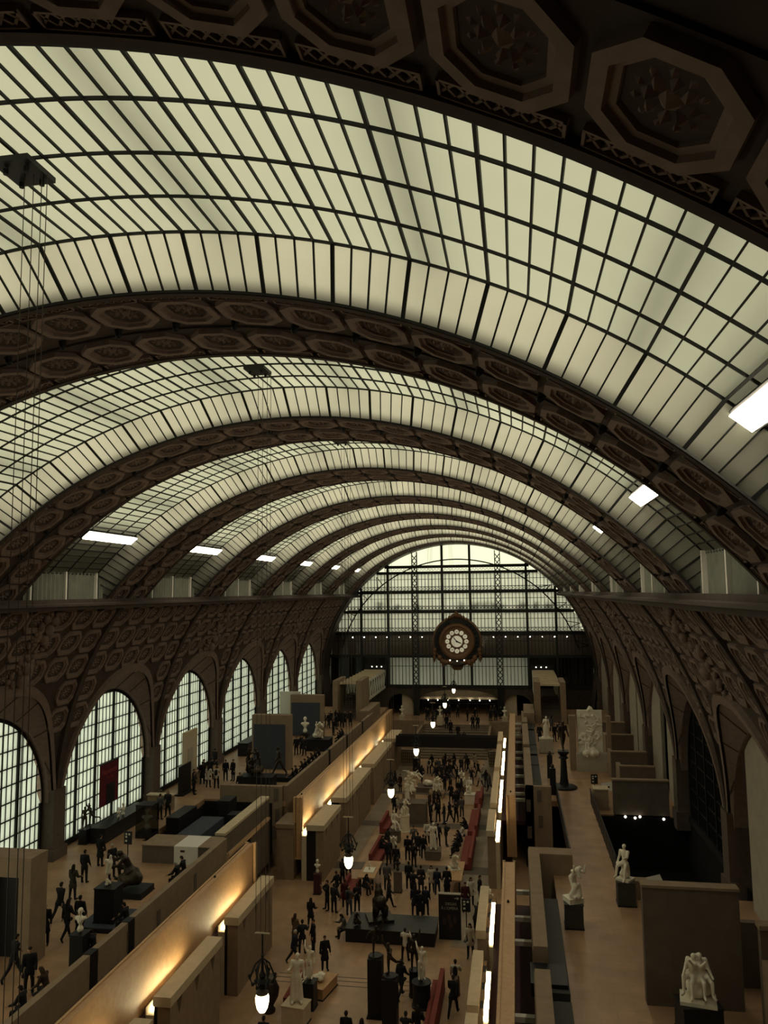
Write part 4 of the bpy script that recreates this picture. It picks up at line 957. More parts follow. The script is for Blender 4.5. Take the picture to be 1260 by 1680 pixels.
def bust_prims(sc=1):
    J = skeleton(); o = J['chest']; return [(a-o, b, c-o, d) for a, b, c, d in head_prims(J)+[(J['neck']-V(0, 0, .05), .055, J['head'], .05), (J['chest']-V(0, 0, .05), .12, J['neck']-V(0, 0, .07), .09), (J['chest'], .1, J['shR']-V(-.03, 0, .03), .075), (J['chest'], .1, J['shL']-V(.03, 0, .03), .075), (J['head']+V(0, .03, .03), .1, J['head']+V(0, .05, 0), .09)]]+[((0, 0, -.3), .09, (0, 0, -.16), .06), ((0, 0, -.34), .12, (0, 0, -.33), .12)]
statue_mesh('bust', shift(bust_prims(), (0, 0, .42)), 'marble', .028)
statue_mesh('torso', shift([c for c in fig(arms=((10, 20, 10), (10, 20, 10)), side=8)], (0, 0, -.35), 0, 1)[:5]+rock(.16, .3, 5, 2), 'marble', .028)
statue_mesh('dancer', fig(arms=((150, 30, 30), (60, 40, 60)), legs=((0, 4, 4), (-48, 6, 30)), lean=14, side=6), 'bronze', .028)
statue_mesh('runner', fig(arms=((-40, 50, 30), (140, 30, 30)), legs=((8, 4, 12), (-60, 4, 40)), lean=16), 'bronze', .028)
statue_mesh('salute', fig(arms=((-10, 10, 20), (165, 20, 5)), legs=((0, 4, 0), (12, 8, 18))), 'bronze', .028)
statue_mesh('bronze_walk', fig(arms=((-10, 10, 40), (10, 10, 30)), legs=((28, 4, 4), (-26, 4, 8)), lean=8), 'bronze', .035)
statue_mesh('bronze_sit', fig(seat=.3, lean=30, nod=26, arms=((60, 12, 70), (40, 10, 60)), legs=((105, 14, 110), (70, 20, 60)))+rock(.45, .35, 9, 15), 'bronze', .035)
statue_mesh('bronze_group', shift(fig(arms=((120, 40, 50), (60, 30, 60)), legs=((30, 8, 50), (-10, 8, 10)), lean=18), (-.4, 0, 0), 30)+shift(fig(arms=((60, 60, 40), (100, 20, 60)), legs=((60, 10, 90), (0, 8, 10)), lean=25), (.35, .1, 0), -40)+shift(fig(seat=.35, lean=30, arms=((60, 20, 60), (80, 20, 60)), legs=((90, 10, 100), (70, 10, 60))), (0, -.4, 0))+rock(.7, .4, 10, 21), 'bronze', .045)
statue_mesh('beast', [((0, -.1, .7), .42, (0, .35, 1.0), .46), ((0, -.25, 1.0), .34, (0, -.3, 1.5), .3), ((0, -.45, 1.75), .24, (0, -.62, 1.68), .16), ((-.28, -.35, .1), .14, (-.3, -.2, 1.0), .2), ((.28, -.35, .1), .14, (.3, -.2, 1.0), .2), ((-.35, .3, .15), .22, (-.3, .4, .6), .28), ((.35, .3, .15), .22, (.3, .4, .6), .28), ((-.16, -.42, 1.98), .07, (-.16, -.44, 2.02), .05), ((.16, -.42, 1.98), .07, (.16, -.44, 2.02), .05), ((0, .6, .3), .08, (.4, .9, .1), .06)], 'bronze', .05)

# ------------------------------------------------------------------ the great clock
ck = thing('clock', 'huge gilt station clock with white numeral medallions on the glass gable', 'clock', (0.03, YEND-.9, 12.93))
RX_ = Matrix.Rotation(R_(90), 4, 'X')       # lathe axis towards the viewpoint (-Y)
def disc(prof, m_, name, n=48, smooth=False): return MB().lathe(prof, n, m=RX_).build(name, m_, ck, smooth)
disc([(3.5, -.6), (3.55, -.2), (3.45, .0), (3.3, .05), (3.22, -.1)], 'gilt', 'outer_ring', 56)
disc([(3.25, -.55), (3.25, -.02), (2.6, .0)], 'iron', 'dark_drum', 56)
disc([(2.55, -.3), (2.6, .1), (2.45, .32), (2.2, .38), (2.0, .25), (1.85, .2)], 'gilt', 'bezel', 56)
disc([(1.9, .0), (1.9, .22)], 'gilt', 'dial_plate', 56)
mat('enamel_glow', (.86, .82, .66), .4, emis=(1, .93, .7, .22))  # faint glow built into the enamel, which is no lamp
disc([(.8, .2), (.8, .27), (.74, .29)], 'enamel_glow', 'dial_centre', 40)
NUM = ['XII', 'I', 'II', 'III', 'IV', 'V', 'VI', 'VII', 'VIII', 'IX', 'X', 'XI']
for i in range(12):
    a = R_(30*i); x, z = 1.36*math.sin(a), 1.36*math.cos(a)
    md = MB().lathe([(.31, .2), (.31, .28), (.27, .3)], 16, m=Matrix.Translation((x, 0, z)) @ RX_).build('numeral_medallion', 'enamel_glow', ck)
    text('numeral', NUM[i], .26, 'black', md, (x, -.31, z), (R_(90), R_(0), 0), .004)
def hand(L, w_, a, y, nm):
    m_ = Matrix.Rotation(R_(a), 4, 'Y'); MB().prism([(-w_, -.15), (w_, -.15), (w_*1.2, L*.6), (0, L), (-w_*1.2, L*.6)], -y, -y-.03, 'y').build(nm, 'black', ck, mtx=m_)
hand(.78, .07, 113, .33, 'hour_hand'); hand(.95, .05, 322, .36, 'minute_hand'); disc([(.13, .28), (.13, .42), (.06, .44)], 'black', 'hub', 12)
orn = MB(); rr = random.Random(5)
for i in range(26):
    a = R_(30+i*12.2); orn.ball((2.85*math.sin(a), -.1, 2.85*math.cos(a)), .17, 6)
orn.build('carved_beading', 'iron', ck, True)
cr = MB()
for x, z, r in ((0, 3.75, .42), (-.5, 3.6, .3), (.5, 3.6, .3), (-.95, 3.4, .26), (.95, 3.4, .26), (0, 4.15, .2), (-1.4, 3.15, .22), (1.4, 3.15, .22)): cr.ball((x, -.15, z), r, 8, (1, .6, 1))
cr.build('crest', 'gilt', ck, True)
for s in (-1, 1):
    sk = MB()
    for x, z, r in ((3.2, -1.2, .34), (3.25, -1.7, .28), (3.25, -2.2, .16), (2.5, -2.3, .4), (2.2, -2.75, .34), (1.75, -2.95, .42), (2.0, -3.3, .24), (1.2, -2.85, .36), (.8, -3.1, .3)): sk.ball((s*x, -.15, z), r, 8, (1, .6, 1.1))
    sk.lathe([(.2, 0), (.24, -.4), (.02, -1.0)], 8, (s*3.25, -.1, -2.0))
    sk.build('scrollwork', 'gilt', ck, True)
MB().ball((0, -.2, -3.1), 1.0, 12, (1.0, .5, .5)).build('pendant', 'iron_brown', ck, True); MB().lathe([(.5, -4.0), (.7, -3.85), (.9, -3.5)], 16, (0, -.1, 0)).build('console', 'gilt', ck)
for x, z in ((-1.0, -2.62), (0, -2.75), (1.0, -2.62), (.1, -2.95)): MB().ball((x, -.5, z), .1, 6).build('lamp', 'spot', ck)

# ------------------------------------------------------------------ hanging lamps
def chandelier(k, label):
    c = thing('hanging_lamp', label, 'hanging lamp', (.25, BAYS[k]+.05, 7.35), group='hanging nave lamps')
    q = lambda pr: [(r*.5, z*.5) for r, z in pr]
    MB().lathe(q([(.05, -.75), (.2, -.68), (.34, -.45), (.42, -.1), (.43, .2), (.36, .42)]), 18).build('globe', 'globe', c, True)
    MB().lathe(q([(.38, .40), (.4, .5), (.3, .58), (.2, .7)]), 16).build('collar', 'iron_brown', c)
    MB().lathe(q([(.2, .7), (.3, .9), (.34, 1.1), (.18, 1.3), (.24, 1.5), (.1, 1.75), (.08, 2.6), (.12, 2.7), (.05, 2.8)]), 10).build('stem', 'iron', c)
    for i in range(6):
        a = 2*math.pi*i/6+.3; d = Vector((math.cos(a), math.sin(a), 0))
        arm = MB().tube([x*.5 for x in (d*.2+V(0, 0, 1.1), d*.62+V(0, 0, 1.0), d*.78+V(0, 0, 1.35), d*.6+V(0, 0, 1.8), d*.42+V(0, 0, 2.2), d*.12+V(0, 0, 2.45))], [.03, .036, .034, .028, .03, .02], 5); arm.ball(tuple((d*.8+V(0, 0, 1.5))*.5), .055, 6); arm.ball(tuple((d*.6+V(0, 0, .98))*.5), .06, 6)
        arm.build('scroll_arm', 'iron', c)
    MB().tube([(-.24, 0, 2.0), (.24, 0, 2.0)], .03, 6).build('spreader_bar', 'cap_stone', c); MB().tube([(0, 0, 1.38), (0, 0, 2.0)], .03, 6).build('hook', 'iron', c)
    for dx, dy in ((-.22, 0), (.22, 0), (-.08, .05), (.08, .05)): MB().tube([(dx, dy, 1.98), (dx, dy, 27.55-7.35)], .009, 4).build('cable', 'iron_brown', c)
labs = ['', 'large glowing egg-shaped lamp hanging beside the near notched block', 'glowing egg-shaped lamp hanging above the first group by the black platform']
for k in range(0, 8): chandelier(k, labs[k] if 0 < k < 3 else ['hanging lamp whose long cables drop past the pale terrace portal', '', '', 'ornate glowing lamp hanging above the tables and red benches', 'ornate glowing lamp hanging beside the long copper panel', 'small glowing lamp hanging in front of the black footbridge', 'small glowing lamp hanging in front of the lobby landing', 'small glowing lamp hanging under the central lobby arch'][k])

# ------------------------------------------------------------------ nave furniture and sculpture
slabthing('black_platform', 'long glossy black platform carrying the hulking dark bronze', 'platform', [('top', 'black_gloss', (-1.85, 3.4, 45.75, 48.1, .7, .76)), ('body', 'black', (-1.8, 3.35, 45.8, 48.05, 0, .7))])
statue('bronze_beast', 'hulking dark bronze animal sitting on the black platform', 'beast', (-.05, 47.3, .76), 200, .85, (1.5, 1.4, .15))
statue('bronze_figure', 'small dark bronze figure at the corner of the black platform', 'bronze_sit', (-1.25, 46.3, .76), 20, .6)
dg_ = thing('exhibition_board', 'black exhibition board lettered for an opera show beside the platform', 'sign', (4.15, 47.0, 0))
MB().box(-.64, .64, -.12, .12, 0, 2.5).build('board', 'black', dg_); MB().box(-.66, .66, -.14, .14, 2.5, 2.54).build('top_edge', 'grey_plaster', dg_)
mat('board_text', (.34, .32, .27), .7)
text('lettering', 'DEGAS', .21, 'board_text', dg_, (.08, -.125, 1.98), (R_(90), 0, 0)); text('lettering', "À L'OPÉRA", .21, 'board_text', dg_, (.0, -.125, 1.74), (R_(90), 0, 0)); 
ar = MB(); ar.box(-.12, .1, -.13, -.12, 2.29, 2.32); ar.prism([(.1, 2.31), (.0, 2.38), (.03, 2.38), (.14, 2.305), (.03, 2.23), (.0, 2.23)], -.13, -.12, 'y'); ar.build('arrow', 'letter', dg_, mtx=Matrix.Translation((.42, 0, 0)))
pm = MB()
for x, z in ((-.3, 1.0), (.05, .85), (.3, 1.1), (-.05, 1.2)): pm.ball((x, -.12, z), .12, 8, (1, .1, 1.8))
pm.build('picture', 'brown_print' if 'brown_print' in MATS else mat('brown_print', (.05, .03, .022), .8), dg_)
def signpost(P, label, h_=1.55, face=0):
    t = thing('sign_stand', label, 'sign', P, R_(face)); MB().lathe([(.2, 0), (.2, .03), (.03, .05)], 12).build('foot', 'black', t); MB().tube([(0, 0, .04), (0, 0, h_-.3)], .03, 6).build('post', 'black', t)
    MB().box(-.25, .25, -.03, .03, h_-.35, h_+.35).build('board', 'black', t)
    for x, z in ((-.1, .2), (.1, .2), (-.1, .05), (-.1, -.17)): MB().box(x-.06, x+.06, -.035, -.03, h_+z-.05, h_+z+.05).build('pictogram', 'letter', t)
signpost(atz(766, 1545, 0), 'black pictogram stand beside the opera exhibition board', 2.0)
signpost(atz(209, 1427, 4.58), 'black pictogram stand behind the seated bronze on the terrace', 1.75, -10)
signpost(atz(976, 1304, 4.58), 'black pictogram stand at the end of the walkway railing', 1.15)
# black columns with dancing bronzes
for (x, y, top, key, f, lab, sc_) in ((617, 1666, 2.75, 'runner', 25, 'one leg kicked back', .8), (641, 1692, 2.45, 'dancer', -40, 'one arm flung up', .85)):
    P = atz(x, y, 0); c = thing('column_pedestal', 'tall black column carrying the bronze with %s' % lab, 'pedestal', P); MB().box(-.34, .34, -.34, .34, 0, top-.1).build('shaft', 'black', c); MB().lathe([(.36, top-.1), (.33, top)], 12).build('top', 'black', c); MB().box(-.4, .4, -.4, .4, 0, .08).build('foot', 'black', c)
    statue('bronze_dancer', 'dark bronze dancing figure with %s on a tall black column' % lab, key, (P.x, P.y, top), f, sc_)
P = atz(684, 1634, 0); P = P+V(-.1, 0, 0); pedestal('dark round pedestal under the bronze saluting boy', P, .6, .6, 1.25, 'black', kind='round'); statue('bronze_boy', 'dark bronze boy raising one arm on a round pedestal', 'salute', (P.x, P.y, 1.25), 0, .95)
P = atz(692, 1651, 0); pedestal('dark drum pedestal under the shining statuette', P, .95, .95, 1.15, 'black', kind='round'); statue('statuette', 'slim pale statuette on a dark drum pedestal', 'nude', (P.x, P.y, 1.15), 15, .85)
def bench(label, x0, x1, y0, y1, h_=.95, back=None):
    b = thing('red_bench', label, 'bench', (0, 0, 0)); MB().box(x0, x1, y0, y1, .05, .42).build('seat', 'red_velvet', b); MB().box(x0-.02, x1+.02, y0-.02, y1+.02, 0, .05).build('base', 'black', b)
    xb0, xb1 = (x1-.22, x1) if back == 'R' else (x0, x0+.22); MB().box(xb0, xb1, y0, y1, .42, h_).build('backrest', 'red_velvet', b)
bench('long red bench beside the slim statuette in the nave', 3.75, 4.35, 33.0, 41.3, 1.0, 'R')
bench('red bench behind the tall marble group in the nave', -3.3, -2.62, 38.5, 41.1, 1.0, 'R')
bench('red bench on the walkway side by the marble on the round table', 3.9, 4.75, 58.2, 64.8, .9, 'R'); bench('red bench on the walkway side past the first dark floor band', 4.0, 4.8, 66.0, 72.5, .9, 'R'); bench('farthest red bench on the walkway side of the nave', 4.1, 4.8, 74.5, 79, .9, 'R')
bench('red bench on the terrace side beside the seated marbles', -2.75, -1.95, 58.0, 62.5, .9, 'L'); bench('red bench on the terrace side behind the big box pedestal', -3.3, -2.6, 65.8, 69.5, .9, 'L'); bench('short red bench by the wooden table of the plaster head', -3.5, -2.7, 52.0, 54.4, .8, 'L')
def table(label, x0, x1, y0, y1, h_):
    t = thing('display_table', label, 'table', (0, 0, 0)); MB().box(x0, x1, y0, y1, h_-.1, h_).build('top', 'wood_table', t)
    for x in (x0+.1, x1-.22):
        for y in (y0+.1, y1-.22): MB().box(x, x+.12, y, y+.12, 0, h_-.1).build('leg', 'black', t)
table('wooden display table with a plaster head on a white slab', -2.65, -1.5, 53.5, 56.8, .85); table('wooden display table with a curled white marble', 3.2, 4.35, 53.8, 57.5, .85)
P = atz(606, 1428, .85); o = statue('plaster_head', 'small plaster head lying on a white slab on the wooden table', 'bust', (P.x, P.y, .85), 0, .6, (.75, 1.0, .06))
P = atz(745, 1425, .85); statue('curled_marble', 'curled white marble nude on the wooden table', 'crouch', (P.x, P.y, .85), 20, .9, (.7, .9, .06))
P = atz(653, 1463, 0); pedestal('slim brown stele under the dark bust', P, .5, .5, 1.35, 'stone_dark'); statue('dark_bust', 'dark bronze bust on a slim brown stele', 'bronze_bust' if 'bronze_bust' in SM else (statue_mesh('bronze_bust', shift(bust_prims(), (0, 0, .42)), 'bronze', .028) and 'bronze_bust'), (P.x, P.y, 1.35), 0, 1.0)
P = atz(521, 1466, 0); pedestal('dark maroon pedestal by the notched corner block', P, .45, .45, 1.3, 'maroon'); statue('marble_bust', 'white marble bust on a dark pedestal by the notched corner block', 'bust', (P.x, P.y, 1.3), -10, 1.05)
P = atz(812, 1458, .0); P = Vector((6.55, 45.6, 0)); pedestal('narrow pedestal against the walkway side blocks', P, .4, .4, 2.6, 'stone_dark'); statue('marble_bust', 'small marble bust above the walkway side blocks', 'bust', (P.x, P.y, 2.6), 0, .95)
# bottom left marbles
P = atz(486, 1678, 0); pedestal('low pale pedestal of the tall marble group', P, 1.1, .9, .9, 'cap_stone', -8); statue('marble_group', 'tall white marble draped figure beside the reclining marble', 'standing', (P.x, P.y, .9), 15, 1.25)
P = atz(507, 1653, 0); pedestal('dark legged pedestal of the slim marble', P, .65, .6, 1.25, 'black', -5); statue('marble_nude', 'slim white marble figure raising an arm in front of the red bench', 'nude', (P.x, P.y, 1.25), 0, .85)
P = atz(524, 1626, 0); pedestal('low dark plinth with a wooden top under the reclining marble', P, 1.2, 1.7, .55, 'wood_table', -12); statue('reclining_marble', 'white marble figure curled on a low wooden-topped plinth', 'reclining', (P.x, P.y-.2, .55), 160, .75)
ur = thing('dark_urn', 'rounded dark urn standing behind the tall marble', 'urn', (-3.85, 38.0, 0)); MB().lathe([(.3, 0), (.32, .1), (.2, .25), (.45, .7), (.5, 1.05), (.36, 1.35), (.3, 1.5)], 18).build('body', 'bronze', ur, True); MB().lathe([(.3, 1.5), (.38, 1.56), (.34, 1.6)], 18).build('rim', 'bronze', ur)
# mid-nave marbles: (pixel of foot, key, pedestal w, h, material, facing, scale, label)
for (x, y, key, w_, h_, m_, f, sc_, lab, pl) in (
    (647, 1380, 'seated', .95, .9, 'stone_dark', 40, 1.0, 'seated white marble on a grey block by the terrace side red bench', 'grey block under the seated marble by the red bench'),
    (664, 1364, 'thinker', .9, 1.35, 'marble', 30, 1.0, 'pensive seated marble on a pale round pedestal', 'pale round pedestal of the pensive marble'),
    (646, 1408, 'crouch', .8, .7, 'stone', 10, .95, 'crouching white marble next to the dark standing visitors', 'small block under the crouching marble'),
    (711, 1408, 'standing', 1.1, .65, 'stone_dark', 0, 1.1, 'standing white marble alone in the middle of the nave', 'brown box pedestal in the middle of the nave'),
    (671, 1316, 'group', 1.1, .9, 'stone', 35, 1.15, 'seated marble group at the terrace side past the big box pedestal', 'pedestal of the marble group past the big box'),
    (700, 1297, 'reclining', 1.9, .5, 'stone_dark', 60, 1.2, 'reclining marble on a long pinkish plinth', 'long pinkish plinth of the reclining marble'),
    (717, 1307, 'couple', 1.5, .5, 'stone', 20, .95, 'pair of white marble figures on a low plinth in mid nave', 'low plinth of the paired marbles in mid nave'),
    (761, 1303, 'thinker', .9, .8, 'stone', -20, 1.15, 'white marble with billowing drapery by the walkway side', 'pedestal of the draped marble by the walkway side'),
    (771, 1318, 'seated', .95, .9, 'marble', -10, 1.0, 'seated marble on a pale pedestal at the end of the red bench', 'pale pedestal at the end of the walkway side red bench'),
    (683, 1264, 'standing', .7, 1.3, 'black', 0, .9, 'pale figure on a dark post before the lattice railing', 'dark post before the lattice railing')):
    P = atz(x, y, 0); pedestal(pl, P, w_, w_, h_, m_, 0, 'round' if 'round' in pl else 'box', rim=False); statue('marble_statue', lab, key, (P.x, P.y, h_), f, sc_)
P = atz(679, 1347, 0); pedestal('large brown box pedestal in the terrace side row of marbles', P, 2.3, 1.6, 1.7, 'stone_dark', rim=False); statue('pink_figure', 'dull pink standing figure on the large brown box pedestal', 'standing', (P.x-.6, P.y+.3, 1.7), 20, .9)
# lattice railing below the far terrace corner
for x0, x1, lab in ((-5.2, -3.0, 'terrace'), (4.9, 5.95, 'walkway')):
    g = thing('lattice_railing', 'pale lattice railing at the foot of the far %s side stair' % lab, 'railing', (0, 91.5, 0)); n = int((x1-x0)/.24)
    for i in range(n+1): MB().box(x0+(x1-x0)*i/n-.02, x0+(x1-x0)*i/n+.02, -.02, .02, .3, 1.7).build('bar', 'black', g)
    for z in (.3, .65, 1.0, 1.35, 1.7): MB().box(x0, x1, -.03, .03, z-.02, z+.02).build('rail', 'black', g)
    MB().box(x0, x1, .1, .3, 0, 1.75).build('wall', 'cap_stone', g)

# ------------------------------------------------------------------ terrace sculpture (left)
ZT = 4.58
slabthing('black_plinth', 'broad low black plinth carrying the torso pedestal on the terrace', 'plinth', [('slab', 'black', (-12.1, -9.95, 34.6, 37.0, ZT, ZT+.18)), ('edge', 'blue_panel', (-12.05, -10.0, 34.65, 36.95, ZT+.18, ZT+.2))])
pedestal('tall black pedestal of the marble torso on the terrace', (-11.0, 35.6, ZT+.2), 1.0, .9, 1.55, 'black'); statue('marble_torso', 'small twisted white torso on a tall black pedestal', 'torso', (-11.05, 35.6, ZT+1.75), 20, 1.0)
P = atz(214, 1466, ZT); slabthing('black_plinth', 'low black plinth of the seated bronze on the terrace', 'plinth', [('slab', 'black', (P.x-1.05, P.x+.95, P.y-.75, P.y+.75, ZT, ZT+.3)), ('edge', 'black', (P.x-1.08, P.x+.98, P.y-.78, P.y+.78, ZT, ZT+.06))]); statue('seated_bronze', 'dark bronze figure seated with a drawn-up knee on a low plinth', 'bronze_sit', (P.x, P.y, ZT+.3), -60, 1.45)
P = atz(130, 1585, ZT); pedestal('dark pedestal of the terrace marble bust', P, .6, .6, 1.35, 'black'); statue('marble_bust', 'round white marble bust on a dark pedestal on the terrace', 'bust', (P.x, P.y, ZT+1.35), 0, 1.15)
for x, y, f, lab in ((138, 1376, 20, 'upright'), (148, 1370, -30, 'leaning')):
    P = atz(x, y+8, ZT); pedestal('dark sill block under the %s window bronze' % lab, P, .5, .5, .9, 'black'); statue('window_bronze', 'thin %s bronze silhouetted against the arched window' % lab, 'dancer' if f < 0 else 'salute', (P.x, P.y, ZT+.9), f, .75)
vc = thing('glass_case', 'tall glass case with a pale bust beside the stone desk', 'display case', atz(241, 1372, ZT))
MB().box(-.55, .55, -.5, .5, 0, .35).build('base', 'black', vc); MB().box(-.55, .55, -.5, .5, .35, 2.0).build('glass', 'smoked_glass', vc); MB().box(-.57, .57, -.52, .52, 2.0, 2.06).build('lid', 'black', vc)
P = atz(241, 1372, ZT); statue('case_bust', 'pale bust shut inside the tall glass case', 'bust', (P.x, P.y, ZT+.4), 10, 1.6)
slabthing('dark_bench_case', 'long dark showcase under the arched window with the banner', 'showcase', [('body', 'black', (-18.3, -17.3, 46.5, 52.5, ZT, ZT+.9)), ('top', 'black_gloss', (-18.35, -17.25, 46.45, 52.55, ZT+.9, ZT+.95))])
for y, sc_ in ((48.7, .8), (49.3, .95)): statue('small_plaster', 'small white plaster on the dark showcase under the banner', 'bust', (-17.6, y, ZT+.95), 60, sc_, group='plasters on the dark showcase')
slabthing('window_ledge', 'stone ledge wall at the foot of the banner window', 'ledge', [('wall', 'stone', (-18.3, -16.4, 54.2, 54.6, ZT, ZT+1.0)), ('top', 'cap_stone', (-18.35, -16.35, 54.1, 54.7, ZT+1.0, ZT+1.08))])
slabthing('dark_easel_panel', 'black panel leaning before the third arched window', 'panel', [('panel', 'black', (-17.6, -17.5, 57.8, 60.0, ZT, ZT+2.2)), ('foot', 'black', (-17.9, -17.2, 57.9, 59.9, ZT, ZT+.1))])
slabthing('dark_counter', 'dark counter with seating under the fourth arched window', 'counter', [('body', 'black', (-18.2, -17.2, 72.5, 78.0, ZT, ZT+1.2)), ('top', 'black_gloss', (-18.25, -17.15, 72.4, 78.1, ZT+1.2, ZT+1.25))])
P = atz(440, 1286, ZT); slabthing('black_plinth', 'black plinth of the bronze group before the blue display wall', 'plinth', [('slab', 'black', (-13.6, -10.9, 60.2, 61.6, ZT, ZT+1.0)), ('edge', 'black', (-13.65, -10.85, 60.15, 61.65, ZT+1.0, ZT+1.05))]); statue('bronze_group', 'tangled dark bronze group on a black plinth', 'bronze_group', (-12.6, 60.9, ZT+1.05), 10, 1.1)
slabthing('black_plinth', 'oval black plinth of the walking bronze', 'plinth', [('slab', 'black', (-12.3, -10.2, 63.2, 64.6, ZT, ZT+.35)), ('edge', 'black', (-12.35, -10.15, 63.15, 64.65, ZT, ZT+.06))]); statue('walking_bronze', 'striding headless-looking bronze before the blue display wall', 'bronze_walk', (-11.4, 63.9, ZT+.35), -60, 1.35)
slabthing('black_plinth', 'black plinth of the marble crouching nude on the terrace', 'plinth', [('slab', 'black', (-12.3, -10.0, 75.5, 77.2, ZT, ZT+1.1)), ('edge', 'black', (-12.35, -9.95, 75.45, 77.25, ZT+1.1, ZT+1.15))]); statue('crouching_marble', 'white marble nude crouching on a black plinth', 'crouch', (-11.3, 76.3, ZT+1.15), 30, 1.5)
pedestal('black pedestal behind the crouching marble', (-13.2, 78.5, ZT), .8, .8, 1.2, 'black'); statue('marble_figure', 'white marble half figure behind the crouching nude', 'bust', (-13.2, 78.5, ZT+1.2), 10, 1.9)

# ------------------------------------------------------------------ walkway sculpture (right)
pedestal('near black pedestal of the bowed marble on the walkway', (10.68, 38.35, ZT), .82, .8, 1.1, 'slate'); statue('bowed_marble', 'white marble figure bowed forward with falling hair', 'bent', (10.68, 38.35, ZT+1.1), 25, .95, (.72, .7, .22))
pedestal('black pedestal of the seated marble by the pit', (13.4, 41.3, ZT), .85, .8, 1.15, 'slate'); statue('seated_marble', 'slim white marble seated on a rock by the pit', 'seated', (13.4, 41.3, ZT+1.15), -35, 1.05, (.7, .7, .1))
pedestal('dark pedestal of the marble couple', (14.35, 30.1, ZT), 1.35, 1.0, 1.05, 'black', 8); statue('marble_couple', 'white marble couple leaning together on a rock', 'couple', (14.35, 30.1, ZT+1.05), -10, 1.02, (1.2, .9, .12))
pedestal('grey pedestal of the pale draped statue far along the walkway', (10.95, 77.4, ZT), 1.3, 1.1, 1.35, 'grey_plaster'); statue('draped_marble', 'white marble statue with lifted drapery far along the walkway', 'standing', (10.95, 77.4, ZT+1.35), 10, 1.1, (.8, .7, .1))
cp = thing('bronze_column', 'black turned column on a round foot carrying a bronze youth', 'pedestal', (11.8, 64.0, ZT)); MB().lathe([(1.0, 0), (1.0, .12), (.85, .2), (.5, .3)], 24).build('foot', 'black', cp); MB().lathe([(.36, .3), (.3, .7), (.25, 1.5), (.22, 2.2), (.4, 2.3), (.25, 2.45), (.45, 2.7)], 16).build('shaft', 'black', cp); MB().box(-.42, .42, -.42, .42, 2.7, 2.85).build('top', 'black', cp)
statue('bronze_youth', 'dark bronze youth standing on a turned black column', 'salute' if False else 'bronze_walk', (11.8, 64.0, ZT+2.85), 15, 1.3)
for P, h_, lab in (((10.85, 61.9, ZT), 1.95, 'nearer'), ((10.85, 67.2, ZT), 1.85, 'farther')): st = thing('black_stele', '%s thin black stele beside the bronze column' % lab, 'stele', P); MB().box(-.22, .22, -.2, .2, 0, h_).build('shaft', 'black', st); MB().lathe([(.1, h_), (.14, h_+.15), (.08, h_+.3)], 8).build('small_head', 'bronze', st)
rf = thing('marble_relief', 'tall white marble relief slab crowded with carved figures', 'relief', (14.45, 70.6, ZT))
MB().box(-1.25, 1.35, -.95, 0, 0, 1.5).build('pedestal', 'grey_plaster', rf); MB().box(-1.05, 1.05, -.25, .05, 1.5, 5.05).build('slab', 'marble', rf)
rp = []; r3 = random.Random(11)
for i in range(46): x, z = r3.uniform(-.85, .85), r3.uniform(2.2, 4.6); a = r3.uniform(0, 6.3); rp.append(((x, -.25, z), r3.uniform(.07, .13), (x+.3*math.cos(a), -.34, z+.3*math.sin(a)), r3.uniform(.05, .1)))
rp += shift(fig(seat=.5, lean=10, side=12, arms=((20, 20, 40), (130, 20, 60)), legs=((60, 8, 30), (85, 10, 90))), (-.3, -.55, 1.3), 10, .95)+shift(rock(.5, .3, 12, 31), (0, -.55, 1.45), 0, 1.5)
obj('carved_figures', blob('relief_fig', rp, ['marble'], .035, .5, None, 2), rf); obj('crest_figure', blob('relief_top', shift(rock(.3, .35, 8, 33), (.1, -.1, 5.0)), ['marble'], .04, .6), rf)
for x0, x1 in ((-1.75, -1.2), (1.4, 1.75)): MB().box(x0, x1, -.5, .1, 0, 4.6).build('side_pillar', 'stone', rf)
for P, f, lab in (((14.75, 60.6, ZT), 30, 'end of the pit wall'), ((14.9, 41.6, ZT), 35, 'seated marble by the pit')):
    ib = thing('information_board', 'tilted white information board near the %s' % lab, 'information board', P, R_(f)); MB().tube([(0, 0, 0), (0, .05, .8)], .03, 6).build('post', 'black', ib); mm = Matrix.Translation((0, 0, .95)) @ Matrix.Rotation(R_(-35), 4, 'X'); MB().box(-.45, .45, -.02, .02, -.3, .35, mm).build('board', 'white_paint', ib); MB().box(-.14, .14, -.03, -.02, -.06, .06, mm).build('picture', 'black', ib)
pl_ = MB().box(13.5, 14.6, 41.9, 42.5, ZT, ZT+.9).build('stone_block', 'stone', None, label='pale stone block behind the seated marble by the pit', cat='block')
# spotlights of the pit
for i, (x, y) in enumerate(((1026, 1340), (1042, 1342), (1050, 1340), (1089, 1344))): P = aty(x, y, 56.8); MB().ball(tuple(P), .09, 6).build('pit_spotlight', 'spot', None, label='small bright spotlight on the edge of the black pit', cat='spotlight', group='pit spotlights')
# busts along the lobby landing
for i, (x, lab) in enumerate(((-7.0, 'left of the lattice pillar'), (-1.9, 'at the head of the stair, terrace side'), (6.6, 'at the head of the stair, walkway side'))):
    pedestal('pale landing pedestal %s' % lab, (x, 104.6, 2.4), .7, .7, 1.2, 'cap_stone', rim=False); statue('landing_bust', 'marble bust on the lobby landing %s' % lab, 'bust', (x, 104.6, 3.6), 0, 1.5)

